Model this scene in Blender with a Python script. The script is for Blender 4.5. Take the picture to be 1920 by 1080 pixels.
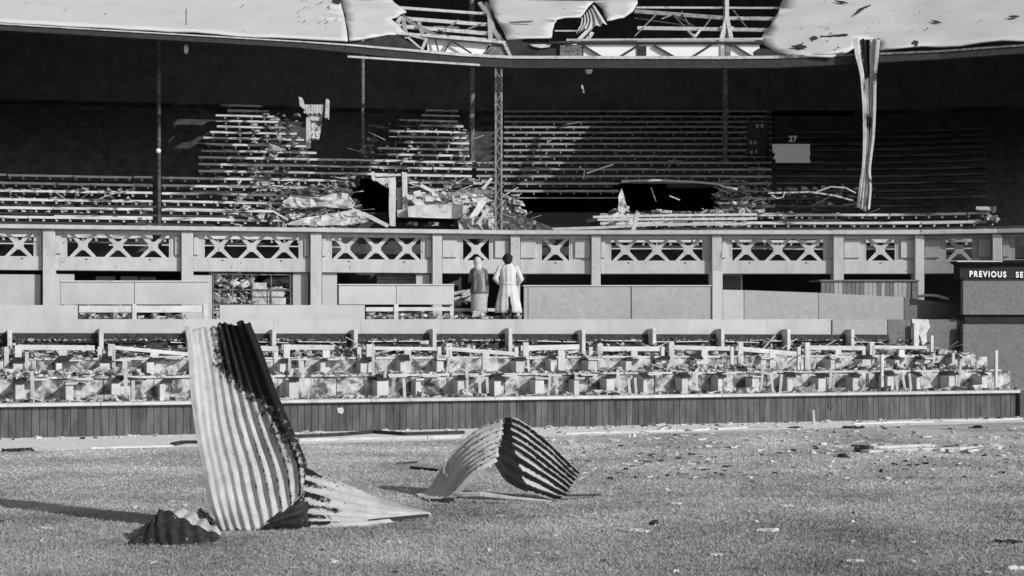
import bpy, bmesh, math, random
import numpy as np
from mathutils import Vector, Matrix, noise
from mathutils.geometry import delaunay_2d_cdt
random.seed(7)
S = bpy.context.scene
for o in list(bpy.data.objects): bpy.data.objects.remove(o)
# ------------------------------------------------------------------ camera, sky, sun, exposure
CAMH, FPX, HOR = 1.7, 2910.0, 640.0
cam = bpy.data.objects.new('camera', bpy.data.cameras.new('camera')); S.collection.objects.link(cam)
cam.location = (0, 0, CAMH); cam.rotation_euler = (math.radians(90), 0, 0)
cam.data.sensor_width = 36; cam.data.lens = FPX/1920*36; cam.data.shift_y = (HOR-540)/1920
cam.data.clip_end = 2000
S.camera = cam
SUN_AZ, SUN_EL = math.radians(51), math.radians(25.5)      # azimuth: from behind the camera towards the right
w = bpy.data.worlds.new('World'); S.world = w; w.use_nodes = True
nt = w.node_tree; nt.nodes.clear()
sky = nt.nodes.new('ShaderNodeTexSky'); sky.sky_type = 'NISHITA'; sky.sun_disc = False
sky.sun_elevation = SUN_EL; sky.sun_rotation = math.pi - SUN_AZ
bw = nt.nodes.new('ShaderNodeRGBToBW'); bg = nt.nodes.new('ShaderNodeBackground'); bg.inputs['Strength'].default_value = 0.12
wo = nt.nodes.new('ShaderNodeOutputWorld')
nt.links.new(sky.outputs[0], bw.inputs[0]); nt.links.new(bw.outputs[0], bg.inputs[0]); nt.links.new(bg.outputs[0], wo.inputs[0])
sl = bpy.data.lights.new('sun', 'SUN'); sl.energy = 3.55; sl.angle = math.radians(0.5); sl.color = (1, 1, 1)
sun = bpy.data.objects.new('sun', sl); S.collection.objects.link(sun)
sdir = Vector((math.sin(SUN_AZ)*math.cos(SUN_EL), -math.cos(SUN_AZ)*math.cos(SUN_EL), math.sin(SUN_EL)))
sun.rotation_euler = sdir.to_track_quat('Z', 'Y').to_euler()
S.view_settings.view_transform = 'Standard'; S.view_settings.look = 'None'
S.view_settings.exposure = -0.05; S.view_settings.gamma = 1; S.view_settings.use_curve_mapping = False

# ------------------------------------------------------------------ materials
def mat(name, g, var=0.25, scale=3.0, rough=0.8, bump=0.0, bscale=40.0, spec=0.2, metal=0.0, stain=None, sscale=1.5, samt=0.5, slo=.5, shi=.65, stretch=(1,1,1), pervar=0.0, attr=None, attrcol=0.02, coord='Position', speck=None):
    m = bpy.data.materials.new(name); m.use_nodes = True; t = m.node_tree; n = t.nodes; L = t.links; n.clear()
    out = n.new('ShaderNodeOutputMaterial'); b = n.new('ShaderNodeBsdfPrincipled'); L.new(b.outputs[0], out.inputs[0])
    b.inputs['Roughness'].default_value = rough; b.inputs['Specular IOR Level'].default_value = spec; b.inputs['Metallic'].default_value = metal
    geo = n.new('ShaderNodeNewGeometry'); mp = n.new('ShaderNodeMapping'); mp.inputs['Scale'].default_value = stretch
    if coord == 'Object':
        tc = n.new('ShaderNodeTexCoord'); L.new(tc.outputs['Object'], mp.inputs[0])
    else: L.new(geo.outputs['Position'], mp.inputs[0])
    nz = n.new('ShaderNodeTexNoise'); nz.inputs['Scale'].default_value = scale; nz.inputs['Detail'].default_value = 8; nz.inputs['Roughness'].default_value = .65
    L.new(mp.outputs[0], nz.inputs[0])
    mr = n.new('ShaderNodeMapRange'); mr.inputs[1].default_value = .3; mr.inputs[2].default_value = .7
    mr.inputs[3].default_value = g*(1-var); mr.inputs[4].default_value = min(g*(1+var), .85); L.new(nz.outputs[0], mr.inputs[0])
    cur = mr.outputs[0]
    def mixv(fac, a, bval):
        mx = n.new('ShaderNodeMix'); mx.data_type = 'FLOAT'; L.new(fac, mx.inputs[0]); L.new(a, mx.inputs[2]); mx.inputs[3].default_value = bval; return mx.outputs[0]
    def ramp(src, lo, hi, amt):
        r = n.new('ShaderNodeMapRange'); r.inputs[1].default_value = lo; r.inputs[2].default_value = hi; r.inputs[4].default_value = amt; L.new(src, r.inputs[0]); return r.outputs[0]
    if stain is not None:
        n2 = n.new('ShaderNodeTexNoise'); n2.inputs['Scale'].default_value = sscale; n2.inputs['Detail'].default_value = 10; n2.inputs['Roughness'].default_value = .7
        L.new(mp.outputs[0], n2.inputs[0]); cur = mixv(ramp(n2.outputs[0], slo, shi, samt), cur, stain)
    if speck is not None:
        sc_, lo_, hi_, v_ = speck
        n3 = n.new('ShaderNodeTexNoise'); n3.inputs['Scale'].default_value = sc_; n3.inputs['Detail'].default_value = 3
        L.new(mp.outputs[0], n3.inputs[0]); cur = mixv(ramp(n3.outputs[0], lo_, hi_, 1), cur, v_)
    if attr:
        at = n.new('ShaderNodeAttribute'); at.attribute_name = attr
        n4 = n.new('ShaderNodeTexNoise'); n4.inputs['Scale'].default_value = 22; n4.inputs['Detail'].default_value = 8; n4.inputs['Roughness'].default_value = .8
        L.new(mp.outputs[0], n4.inputs[0])
        ad = n.new('ShaderNodeMath'); ad.operation = 'ADD'; L.new(at.outputs['Fac'], ad.inputs[0])
        s2 = n.new('ShaderNodeMath'); s2.operation = 'MULTIPLY_ADD'; L.new(n4.outputs[0], s2.inputs[0]); s2.inputs[1].default_value = 2.0; s2.inputs[2].default_value = -1.0
        L.new(s2.outputs[0], ad.inputs[1]); cur = mixv(ramp(ad.outputs[0], .45, .6, 1), cur, attrcol)
    if pervar:
        oi = n.new('ShaderNodeObjectInfo'); r = n.new('ShaderNodeMapRange'); r.inputs[3].default_value = 1-pervar; r.inputs[4].default_value = 1+pervar
        L.new(oi.outputs['Random'], r.inputs[0]); mu = n.new('ShaderNodeMath'); mu.operation = 'MULTIPLY'; L.new(cur, mu.inputs[0]); L.new(r.outputs[0], mu.inputs[1]); cur = mu.outputs[0]
    cc = n.new('ShaderNodeCombineColor')
    for i in range(3): L.new(cur, cc.inputs[i])
    L.new(cc.outputs[0], b.inputs['Base Color'])
    if bump:
        nb = n.new('ShaderNodeTexNoise'); nb.inputs['Scale'].default_value = bscale; nb.inputs['Detail'].default_value = 6; L.new(mp.outputs[0], nb.inputs[0])
        bp = n.new('ShaderNodeBump'); bp.inputs['Strength'].default_value = bump; bp.inputs['Distance'].default_value = .02; L.new(nb.outputs[0], bp.inputs['Height']); L.new(bp.outputs[0], b.inputs['Normal'])
    return m
M = dict(
 white=mat('weathered white paint', .54, .15, 4, bump=.25, stain=.2, sscale=4.5, samt=.6, slo=.53, shi=.7, pervar=.08),
 pale=mat('pale painted board', .45, .1, 1.5, bump=.15, stain=.25, sscale=2.4, samt=.4, slo=.5, shi=.8, pervar=.05, stretch=(1,1,.6), speck=(18, .71, .74, .12)),
 band=mat('pale painted concrete', .5, .14, 2.5, bump=.25, stain=.2, sscale=3.0, samt=.55, slo=.52, shi=.78, stretch=(1,1,.45), speck=(16, .69, .72, .1)),
 grey=mat('mottled grey board', .135, .28, 14, bump=.2, stain=.2, sscale=1.2, samt=.5, slo=.5, shi=.75, pervar=.08),
 greylt=mat('mid grey board', .32, .15, 9, bump=.2, stain=.25, sscale=1.0, samt=.5, slo=.45, shi=.7, pervar=.05),
 riser=mat('stained concrete riser', .5, .4, 5, bump=.5, stain=.06, sscale=3.4, samt=.92, slo=.47, shi=.58),
 wall=mat('dark green painted boarding', .088, .4, 7, bump=.4, bscale=60, stretch=(1,1,.25), pervar=.2, stain=.17, sscale=5, samt=.45, speck=(30, .72, .75, .3)),
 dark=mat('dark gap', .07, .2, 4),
 char=mat('charred timber', .035, .5, 5, bump=.5, speck=(16, .68, .74, .12)),
 terr=mat('scorched terrace', .065, .5, 3, bump=.4, speck=(20, .68, .74, .2)),
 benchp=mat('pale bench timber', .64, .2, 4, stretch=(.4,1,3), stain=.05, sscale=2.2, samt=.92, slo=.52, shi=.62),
 benchd=mat('dark bench timber', .34, .4, 4, stretch=(.4,1,3), stain=.03, sscale=1.5, samt=.6, slo=.55, shi=.7),  # darker copy of benchp: dimness of the unlit rows put into the colour
 benchx=mat('deep shade bench timber', .10, .5, 4, stretch=(.4,1,3), stain=.01, sscale=1.2, samt=.8, slo=.45, shi=.6),  # darkest copy: deep shade of the right-hand rows put into the colour
 plaster=mat('broken plaster', .54, .2, 6, bump=.8, bscale=18, stain=.12, sscale=4, samt=.8, slo=.54, shi=.66),
 rubble=mat('rubble', .5, .55, 18, bump=.6, stain=.04, sscale=7, samt=.85, slo=.47, shi=.58),
 rubdark=mat('dark rubble', .08, .6, 12, bump=.6, speck=(9, .6, .66, .4)),
 iron=mat('painted iron', .2, .4, 12, bump=.3, stain=.04, sscale=9, samt=.8, slo=.45, shi=.6),
 irondk=mat('dark iron', .04, .4, 12, bump=.3),
 steel=mat('pale steel section', .5, .2, 8, stain=.12, sscale=6, samt=.6),
 roof=mat('pale roof sheeting', .56, .06, .8, rough=.7, bump=.12, bscale=14, stain=.4, sscale=1.1, samt=.35, slo=.55, shi=.8, speck=(4.2, .71, .74, .1)),
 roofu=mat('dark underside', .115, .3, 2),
 zinc=mat('galvanised corrugated iron', .45, .25, 5, speck=(45, .70, .73, .07), rough=.65, spec=.1, metal=.0, bump=.2, bscale=30, attr='soot_shade', attrcol=.018, stain=.35, sscale=3, samt=.4),  # mask holds the soot patch plus painted shade of grooves and fold
 zincs=mat('shade-dark corrugated iron', .03, .5, 8, rough=.6, bump=.4, speck=(20, .66, .7, .25)),  # near-black tone paints the shadow side of crumpled and curled iron
 path=mat('gravel and dust strip', .8, .1, 6, bump=.35, bscale=60, stain=.35, sscale=5, samt=.5, slo=.52, shi=.68),
 pillar=mat('rusty painted iron', .26, .5, 14, bump=.4, stain=.07, sscale=11, samt=.6, slo=.5, shi=.6), scorch=mat('scorched debris strewn board', .04, .6, 14, bump=.8, stain=.3, sscale=34, samt=.8, slo=.58, shi=.68),
 lamp=mat('white lamp globe', .7, .05, 3), letter=mat('white lettering', .75, .05, 5), sign=mat('black sign board', .02, .3, 6),
 notice=mat('white notice paper', .84, .04, 5), glass=mat('pale dusty pane', .5, .3, 5, rough=.3, stain=.05, sscale=6, samt=.7),
 coatd=mat('dark jacket cloth', .13, .4, 9, bump=.5, bscale=14, stain=.36, sscale=9, samt=.8, slo=.52, shi=.6, stretch=(1,1,.3)), coatl=mat('pale coat cloth', .58, .08, 6, bump=.3, bscale=12), skirt=mat('pale skirt cloth', .4, .12, 6, bump=.3, bscale=12),  # coatd: vertical pale streaks paint the light on the jacket folds
 scarf=mat('white headscarf cloth', .52, .05, 6), skin=mat('skin', .38, .05, 6, rough=.6), hair=mat('dark hair', .02, .4, 20, bump=.5), stock=mat('pale stockings', .42, .1, 6), shoe=mat('dark leather', .03, .2, 6, rough=.4),
)
# grass
def grass_mat(name, lo, hi, fine=True):
    m = bpy.data.materials.new(name); m.use_nodes = True; t = m.node_tree; n = t.nodes; L = t.links
    b = n['Principled BSDF']; b.inputs['Roughness'].default_value = .9; b.inputs['Specular IOR Level'].default_value = .1
    g = n.new('ShaderNodeNewGeometry'); big = n.new('ShaderNodeTexNoise'); big.inputs['Scale'].default_value = .55; big.inputs['Detail'].default_value = 6
    med = n.new('ShaderNodeTexNoise'); med.inputs['Scale'].default_value = 6; med.inputs['Detail'].default_value = 6; med.inputs['Roughness'].default_value = .7
    fin = n.new('ShaderNodeTexNoise'); fin.inputs['Scale'].default_value = 55; fin.inputs['Detail'].default_value = 5; fin.inputs['Roughness'].default_value = .8
    for x in (big, med, fin): L.new(g.outputs['Position'], x.inputs[0])
    def ma(op, a, b_):
        q = n.new('ShaderNodeMath'); q.operation = op
        for i, v in enumerate((a, b_)):
            if isinstance(v, float): q.inputs[i].default_value = v
            else: L.new(v, q.inputs[i])
        return q.outputs[0]
    s = ma('ADD', ma('MULTIPLY', big.outputs[0], .6), ma('ADD', ma('MULTIPLY', med.outputs[0], .45), ma('MULTIPLY', fin.outputs[0], .9)))
    mr = n.new('ShaderNodeMapRange'); mr.inputs[1].default_value = .75; mr.inputs[2].default_value = 1.21; mr.inputs[3].default_value = lo; mr.inputs[4].default_value = hi; L.new(s, mr.inputs[0])
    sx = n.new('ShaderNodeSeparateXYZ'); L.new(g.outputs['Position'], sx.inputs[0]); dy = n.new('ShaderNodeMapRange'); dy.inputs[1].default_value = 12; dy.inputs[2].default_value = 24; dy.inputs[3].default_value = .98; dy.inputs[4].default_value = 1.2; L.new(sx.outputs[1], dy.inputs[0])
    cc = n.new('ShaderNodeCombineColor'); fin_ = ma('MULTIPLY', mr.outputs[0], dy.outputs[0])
    for i in range(3): L.new(fin_, cc.inputs[i])
    L.new(cc.outputs[0], b.inputs['Base Color'])
    bp = n.new('ShaderNodeBump'); bp.inputs['Strength'].default_value = .9; bp.inputs['Distance'].default_value = .03; L.new(fin.outputs[0], bp.inputs['Height']); L.new(bp.outputs[0], b.inputs['Normal'])
    return m
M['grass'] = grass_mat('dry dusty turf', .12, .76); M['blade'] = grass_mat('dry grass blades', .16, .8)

# ------------------------------------------------------------------ mesh helpers
class MB:
    def __init__(s): s.v = []; s.f = []; s.mi = []
    def poly(s, pts, mi=0):
        k = len(s.v); s.v += [tuple(p) for p in pts]; s.f.append(tuple(range(k, k+len(pts)))); s.mi.append(mi); return s
    def prism(s, pts, d, mi=0):
        k = len(s.v); n = len(pts); d = Vector(d)
        s.v += [tuple(p) for p in pts] + [tuple(Vector(p)+d) for p in pts]
        s.f.append(tuple(range(k, k+n))); s.f.append(tuple(range(k+2*n-1, k+n-1, -1)))
        for i in range(n):
            j = (i+1) % n; s.f.append((k+j, k+i, k+n+i, k+n+j))
        s.mi += [mi]*(n+2); return s
    def box(s, c, sx, sy, sz, R=None, jit=0):
        P = []
        for z in (-1, 1):
            for x, y in ((-1,-1),(1,-1),(1,1),(-1,1)):
                p = Vector((x*sx/2, y*sy/2, z*sz/2))
                if jit: p += Vector((random.uniform(-jit, jit)*sx, random.uniform(-jit, jit)*sy, random.uniform(-jit, jit)*sz))
                if R: p = R @ p
                P.append(Vector(c)+p)
        k = len(s.v); s.v += [tuple(p) for p in P]
        for f in ((3,2,1,0),(4,5,6,7),(0,1,5,4),(1,2,6,5),(2,3,7,6),(3,0,4,7)): s.f.append(tuple(k+i for i in f)); s.mi.append(0)
        return s
    def beam(s, a, b, w_, h_, up=(0,0,1)):
        a = Vector(a); b = Vector(b); d = b-a; L = d.length; d.normalize(); x = d.cross(Vector(up))
        if x.length < 1e-4: x = Vector((1,0,0))
        x.normalize(); u = x.cross(d); R = Matrix((x, d, u)).transposed()
        return s.box((a+b)/2, w_, L, h_, R)
    def tube(s, pts, rad, n=8, cap=True):
        k0 = len(s.v); m = len(pts); rad = rad if isinstance(rad, (list, tuple)) else [rad]*m
        for i, p in enumerate(pts):
            p = Vector(p); d = Vector(pts[min(i+1, m-1)])-Vector(pts[max(i-1, 0)]); d.normalize()
            x = d.cross(Vector((0,1,.01)) if abs(d.y) < .9 else Vector((0,0,1))); x.normalize(); y = d.cross(x)
            r = rad[i]; rx, ry = r if isinstance(r, tuple) else (r, r)
            for j in range(n):
                a = 2*math.pi*j/n; s.v.append(tuple(p+x*math.cos(a)*rx+y*math.sin(a)*ry))
        for i in range(m-1):
            for j in range(n):
                a = k0+i*n+j; b = k0+i*n+(j+1) % n; s.f.append((a, b, b+n, a+n)); s.mi.append(0)
        if cap: s.f.append(tuple(range(k0+n-1, k0-1, -1))); s.f.append(tuple(range(k0+(m-1)*n, k0+m*n))); s.mi += [0, 0]
        return s
    def build(s, name, m, parent=None, smooth=False, bevel=0):
        me = bpy.data.meshes.new(name)
        base = Vector((0,0,0)); p = parent
        while p: base += p.location; p = p.parent
        V = np.array(s.v, dtype=float)
        loc = Vector((0,0,0))
        if parent is None:
            lo, hi = V.min(0), V.max(0); base = Vector(((lo[0]+hi[0])/2, (lo[1]+hi[1])/2, lo[2])); loc = base
        me.from_pydata((V-np.array(base)).tolist(), [], s.f)
        ms = m if isinstance(m, (list, tuple)) else [m]
        for x in ms: me.materials.append(M[x] if isinstance(x, str) else x)
        if len(ms) > 1: me.polygons.foreach_set('material_index', s.mi)
        if smooth: me.polygons.foreach_set('use_smooth', [True]*len(me.polygons))
        bm = bmesh.new(); bm.from_mesh(me); bmesh.ops.recalc_face_normals(bm, faces=bm.faces); bm.to_mesh(me); bm.free()
        o = bpy.data.objects.new(name, me); S.collection.objects.link(o); o.location = loc; o.parent = parent
        if bevel:
            b = o.modifiers.new('bevel', 'BEVEL'); b.width = bevel; b.segments = 1; b.limit_method = 'ANGLE'
        return o
def tag(o, label=None, cat=None, group=None, kind=None):
    if label: o['label'] = label
    if cat: o['category'] = cat
    if group: o['group'] = group
    if kind: o['kind'] = kind
    return o
def thing(name, loc, label, cat, group=None):
    o = bpy.data.objects.new(name, None); S.collection.objects.link(o); o.location = loc; o.empty_display_size = .2
    return tag(o, label, cat, group)
ORD = 'first second third fourth fifth sixth seventh eighth ninth tenth eleventh twelfth thirteenth fourteenth fifteenth sixteenth seventeenth eighteenth nineteenth twentieth'.split()
ORD += ['twenty-'+x for x in ORD[:9]]
R = random.uniform
# ------------------------------------------------------------------ frames of reference of the place
TH = math.atan(.37); CT, ST = math.cos(TH), math.sin(TH); Y0 = 30.5
def LW(a, o, z): return Vector((a*CT-o*ST, Y0+a*ST+o*CT, z))
def px2a(px, o):
    t = (px-960)/FPX; return (t*(Y0+o*CT)+o*ST)/(CT-t*ST)
def LZ(px, py, o):                      # height of what shows at (px, py) on the line at offset o
    Y = LW(px2a(px, o), o, 0).y; return CAMH+(HOR-py)*Y/FPX
def LP(px, py, o): return LW(px2a(px, o), o, LZ(px, py, o))
BACK = Vector((-ST, CT, 0))
POLY = [Vector(p) for p in ((-19, 40-.174*19), (0, 40), (10.58, 40), (20, 40-.26*9.42))]
def upoly(off):
    segs = []
    for a, b in zip(POLY, POLY[1:]):
        d = (b-a).normalized(); segs.append((a, d, Vector((-d.y, d.x))))
    out = [POLY[0]+segs[0][2]*off]
    for i in range(1, len(POLY)-1):
        n1, n2 = segs[i-1][2], segs[i][2]; m = (n1+n2).normalized(); out.append(POLY[i]+m*(off/m.dot(n1)))
    out.append(POLY[-1]+segs[-1][2]*off); return out
_uc = {}
def up(px, off):                         # plan point on the upper stand line at offset off
    k = round(off, 3)
    if k not in _uc: _uc[k] = upoly(k)
    P = _uc[k]; t = (px-960)/FPX
    for i in range(len(P)-1):
        a, b = P[i], P[i+1]; d = b-a; den = d.x-t*d.y
        if abs(den) < 1e-9: continue
        q = (t*a.y-a.x)/den
        if (q >= 0 or i == 0) and (q <= 1 or i == len(P)-2): return a+d*q, i
    return P[0], 0
def unorm(i):
    d = (POLY[i+1]-POLY[i]).normalized(); return Vector((-d.y, d.x, 0))
def UZ(px, py, off): return CAMH+(HOR-py)*up(px, off)[0].y/FPX
def U(px, off, z):
    p, _ = up(px, off); return Vector((p.x, p.y, z))
def UP(px, py, off): return U(px, off, UZ(px, py, off))
def yof(P): return HOR-FPX*(P.z-CAMH)/P.y
EAVE = [(-20, 9.6), (-12.3, 9.36), (-4.2, 9.14), (-.8, 8.97), (6.3, 8.96), (12.7, 9.15), (20, 9.3)]
def eave(x):
    for (a, za), (b, zb) in zip(EAVE, EAVE[1:]):
        if x <= b or b == 20: return za+(zb-za)*(x-a)/(b-a)
FO = -.35
def RF(px, d, lift=0):
    p, _ = up(px, FO+d); return Vector((p.x, p.y, eave(p.x)+.4*d+lift))
def roofd(px, py):
    lo, hi = -3.0, 18.0
    for _ in range(30):
        m = (lo+hi)/2
        if yof(RF(px, m)) > py: lo = m
        else: hi = m
    return (lo+hi)/2

# ------------------------------------------------------------------ SETTING: turf, strip, terraces
g = MB().poly([(-400,-100,0),(400,-100,0),(400,700,0),(-400,700,0)])
tag(g.build('grass_court', 'grass'), kind='structure')
m = MB(); N = 60; lo = []; hi = []
for i in range(N+1):
    a = -14+28*i/N; wd = 3.5-.085*max(0, a+6)-(.03*max(0, a))+.25*noise.noise((a*1.3, 0, 0)); lo.append(LW(a, -wd, .004)); hi.append(LW(a, .05, .004))
for i in range(N): m.poly([lo[i], lo[i+1], hi[i+1], hi[i]])
tag(m.build('gravel_strip', 'path'), kind='structure')
STEP = [(.05, .60), (.95, 1.02), (1.8, 1.34), (2.75, 1.9)]
m = MB()
for i, (o, z) in enumerate(STEP):
    o2 = STEP[i+1][0] if i < 3 else 9.0; z0 = STEP[i-1][1] if i else 0
    m.poly([LW(-16, o, z), LW(18 if i > 2 else 12.6, o, z), LW(18 if i > 2 else 12.6, o2, z), LW(-16, o2, z)])
    m.poly([LW(-16, o, z0), LW(12.6, o, z0), LW(12.6, o, z), LW(-16, o, z)])
m.poly([LW(12.6, 2.75, 0), LW(18, 2.75, 0), LW(18, 2.75, 1.9), LW(12.6, 2.75, 1.9)])
tag(m.build('lower_terrace', 'riser'), kind='structure')
m = MB().poly([(-26, 37.5, 1.895), (26, 37.5, 1.895), (26, 60, 1.895), (-26, 60, 1.895)])
tag(m.build('undercroft_floor', 'char'), kind='structure')
# enclosure of the stand
m = MB()
for off in (17.7,):
    Q_ = upoly(off); Q_[0] = Q_[0]+(Q_[0]-Q_[1])*.3; Q_[-1] = Q_[-1]+(Q_[-1]-Q_[-2])*.3
    for p, q in zip(Q_, Q_[1:]):
        p, q = Vector((p.x, p.y, 0)), Vector((q.x, q.y, 0))
        m.prism([p, q, q+Vector((0,0,17)), p+Vector((0,0,17))], (0, .3, 0))
m.prism([(-24, 38, 0), (-24, 62, 0), (-24, 62, 17), (-24, 38, 10)], (-.3, 0, 0)); m.prism([(24, 38, 0), (24, 62, 0), (24, 62, 17), (24, 38, 10)], (.3, 0, 0))
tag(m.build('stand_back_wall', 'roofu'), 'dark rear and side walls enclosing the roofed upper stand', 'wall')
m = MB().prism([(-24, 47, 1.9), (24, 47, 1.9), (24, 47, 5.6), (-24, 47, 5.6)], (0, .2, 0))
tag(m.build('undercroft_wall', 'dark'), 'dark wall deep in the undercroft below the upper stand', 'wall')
# upper terrace, stepped, with collapsed cells left out
RUN, RISE, NR = .8, .3, 20
def rowY(k): return .9+RUN*k, 4.42+RISE*k - .45
def inpoly(x, y, P):
    c = False
    for i in range(len(P)):
        (x1, y1), (x2, y2) = P[i], P[i-1]
        if (y1 > y) != (y2 > y) and x < (x2-x1)*(y-y1)/(y2-y1)+x1: c = not c
    return c
HOLES = [[(655, 345), (690, 325), (742, 345), (748, 450), (700, 450), (668, 400)],
         [(965, 352), (1165, 338), (1345, 342), (1348, 392), (1150, 400), (1110, 412), (1060, 450), (990, 450)],
         [(760, 400), (862, 400), (862, 450), (760, 450)]]
m = MB()
for k in range(-1, NR+1):
    off, z = rowY(k)
    if k == -1: off = .25
    off2, z2 = rowY(k+1)
    for i in range(-16, 90):
        p0, p1 = i*25, i*25+25
        a, b, c, d = U(p0, off, z), U(p1, off, z), U(p1, off2, z), U(p0, off2, z)
        yc = yof((a+c)/2+Vector((0,0,.25)))
        if any(inpoly(p0+12, yc, H) for H in HOLES): continue
        m.poly([a, b, c, d])
        m.poly([U(p0, off2, z), U(p1, off2, z), U(p1, off2, z2), U(p0, off2, z2)])
tag(m.build('upper_terrace', 'terr'), kind='structure')

# ------------------------------------------------------------------ front boarded wall
aL, aR = px2a(-90, 0), px2a(1906, 0)
fw = thing('front_wall', LW(0, 0, 0), 'long low wall of dark vertical boards along the edge of the court', 'wall')
bwid = .132; nb = int((aR-aL)/bwid)
proto = None
for i in range(nb):
    a = aL+i*bwid; hh = .535+R(-.004, .004); dp = R(0, .006)
    MB().prism([LW(a+.005, -.035-dp, 0), LW(a+bwid-.005, -.035-dp, 0), LW(a+bwid-.005, -.035-dp, hh), LW(a+.005, -.035-dp, hh)], BACK*.03).build('board', 'wall', fw)
MB().prism([LW(aL, -.003, 0), LW(aR, -.003, 0), LW(aR, -.003, .53), LW(aL, -.003, .53)], BACK*.04).build('backing', 'dark', fw)
seg = 9
for i in range(seg):
    a, b = aL+(aR-aL)*i/seg+.004, aL+(aR-aL)*(i+1)/seg-.004
    MB().prism([LW(a, -.15, .55), LW(a, .1, .55), LW(a, .1, .605), LW(a, .02, .62), LW(a, -.135, .612), LW(a, -.155, .59)], LW(b, 0, 0)-LW(a, 0, 0)).build('capping_rail', 'white', fw, bevel=.008)
MB().prism([LW(aR, -.12, 0), LW(aR+.9, -.12, 0), LW(aR+.9, -.12, .6), LW(aR, -.12, .6)], BACK*.1).build('end_panel', 'dark', fw)
for i, (x0, y0, x1, y1, mt, lb, q) in enumerate([(632, 765, 645, 776, 'white', 'torn white scrap of paper stuck on the dark board wall', 'torn_paper'), (1553, 757, 1562, 768, 'dark', 'small dark hole plate low on the dark board wall', 'wall_plate')]):
    m = MB().prism([LP(x0, y0, -.06), LP(x1-2, y0-1, -.055), LP(x1, (y0+y1)/2, -.065), LP(x1-3, y1, -.06), LP(x0+2, y1-2, -.055)], BACK*.006)
    tag(m.build(q, mt), lb, 'paper' if i == 0 else 'plate')

# ------------------------------------------------------------------ lower seat rows
def lbox(m, a0, a1, o0, o1, z0, z1):
    return m.prism([LW(a0, o0, z0), LW(a1, o0, z0), LW(a1, o0, z1), LW(a0, o0, z1)], BACK*(o1-o0))
BAY = 1.66
lowrows = [('front', .05, .60, .42, 545, 'front row on the board wall'), ('middle', .95, 1.02, .33, 522, 'middle row')]
def junk_word(): return random.choice(['splintered', 'broken', 'dusty', 'wrecked', 'battered'])
for rname, o0, zb, hh, pxs, desc in lowrows:
    a_s = px2a(pxs, o0+.4)
    k0 = int((px2a(-60, o0)-a_s)/BAY)-1
    bi = 0
    for k in range(k0, 40):
        a = a_s+k*BAY
        pxl = 960+FPX*LW(a, o0+.5, 0).x/LW(a, o0+.5, 0).y
        if pxl < -120: continue
        if a > aR-.5: break
        a += R(-.05, .05)
        big = k % 2
        t = thing('seat_bay', LW(a+.4, o0+.5, zb), f'{["stripped white seat brackets","bare seat brackets with leaning sticks","rubble strewn seat brackets"][k%3]}, {ORD[bi]} bay from left, {desc}', 'seat', f'stripped seat bays of the {rname} row'); bi += 1
        back = o0+.85
        for j, (da, bwd) in enumerate(((0, .20), (.83, .125))):
            aa = a+da+R(-.05, .05); bwd *= R(.7, 1.15)
            if random.random() < .07: continue
            sb = .34+R(-.03, .05)
            h2 = (.32 if rname == 'front' else .27)+R(-.02, .02)
            m = MB(); lbox(m, aa, aa+bwd, back-sb, back-.01, zb, zb+h2); m.build('bracket', 'white', t, bevel=.006)
            plate = random.random()
            # tilted plate, mostly dark in place of the shadow under the seat stub
            m = MB(); q = bwd+R(.02, .16); rs = R(.05, .12); sh = R(.03, .12)
            m.prism([LW(aa-.01, back-sb-.05, zb+h2+.015), LW(aa+q-.04, back-sb-.05, zb+h2+.015), LW(aa+q+sh, back-.06, zb+h2+rs), LW(aa+sh, back-.06, zb+h2+rs)], (0, 0, .022))
            m.build('seat_stub', 'char' if plate < .75 else 'white', t)
            if plate > .7:
                m = MB(); zz = zb+h2+R(.06, .12); m.beam(LW(aa+bwd, back-.2+R(-.1,.1), zz), LW(aa+bwd+R(.25, .62), back-.16+R(-.1,.1), zz+R(-.14, .05)), .05+R(0,.08), .03); m.build('broken_slat', random.choice(['white', 'white', 'plaster', 'char']), t)
            if random.random() < .7:
                m = MB(); lbox(m, aa+bwd*.9+.06, aa+bwd+.34+R(0,.1), back-.3, back-.06, zb+hh-.02, zb+hh+.005); m.build('seat_plank', 'white', t)
        # thin upright sticks
        for j in range(random.choice((1, 2, 2, 3))):
            aa = a+.26+j*.16+R(-.06, .06); top = zb+hh+R(-.05, .32) if j == 0 else zb+hh+R(-.1, .06)
            m = MB(); lean = R(-.03, .03)
            m.beam(LW(aa, o0+.42+R(-.1, .2), zb), LW(aa+lean, o0+.46, top), .055, .035, up=(0,1,0)); m.build('upright', 'white', t)
        # riser board pieces behind
        x = a-.02
        while x < a+BAY-.1:
            wd = R(.3, .75); wd = min(wd, a+BAY-x)
            m = MB(); lbox(m, x+.01, x+wd-.01, back+.02+R(0, .02), back+.055, zb+.01, zb+hh-R(0, .04)); m.build('riser_board', 'riser', t); x += wd
        m = MB(); lbox(m, a-.0, a+BAY-.015, back-.02, back+.12, zb+hh-.005, zb+hh+.035); m.build('nosing', 'white' if k % 3 else 'rubble', t)
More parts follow.
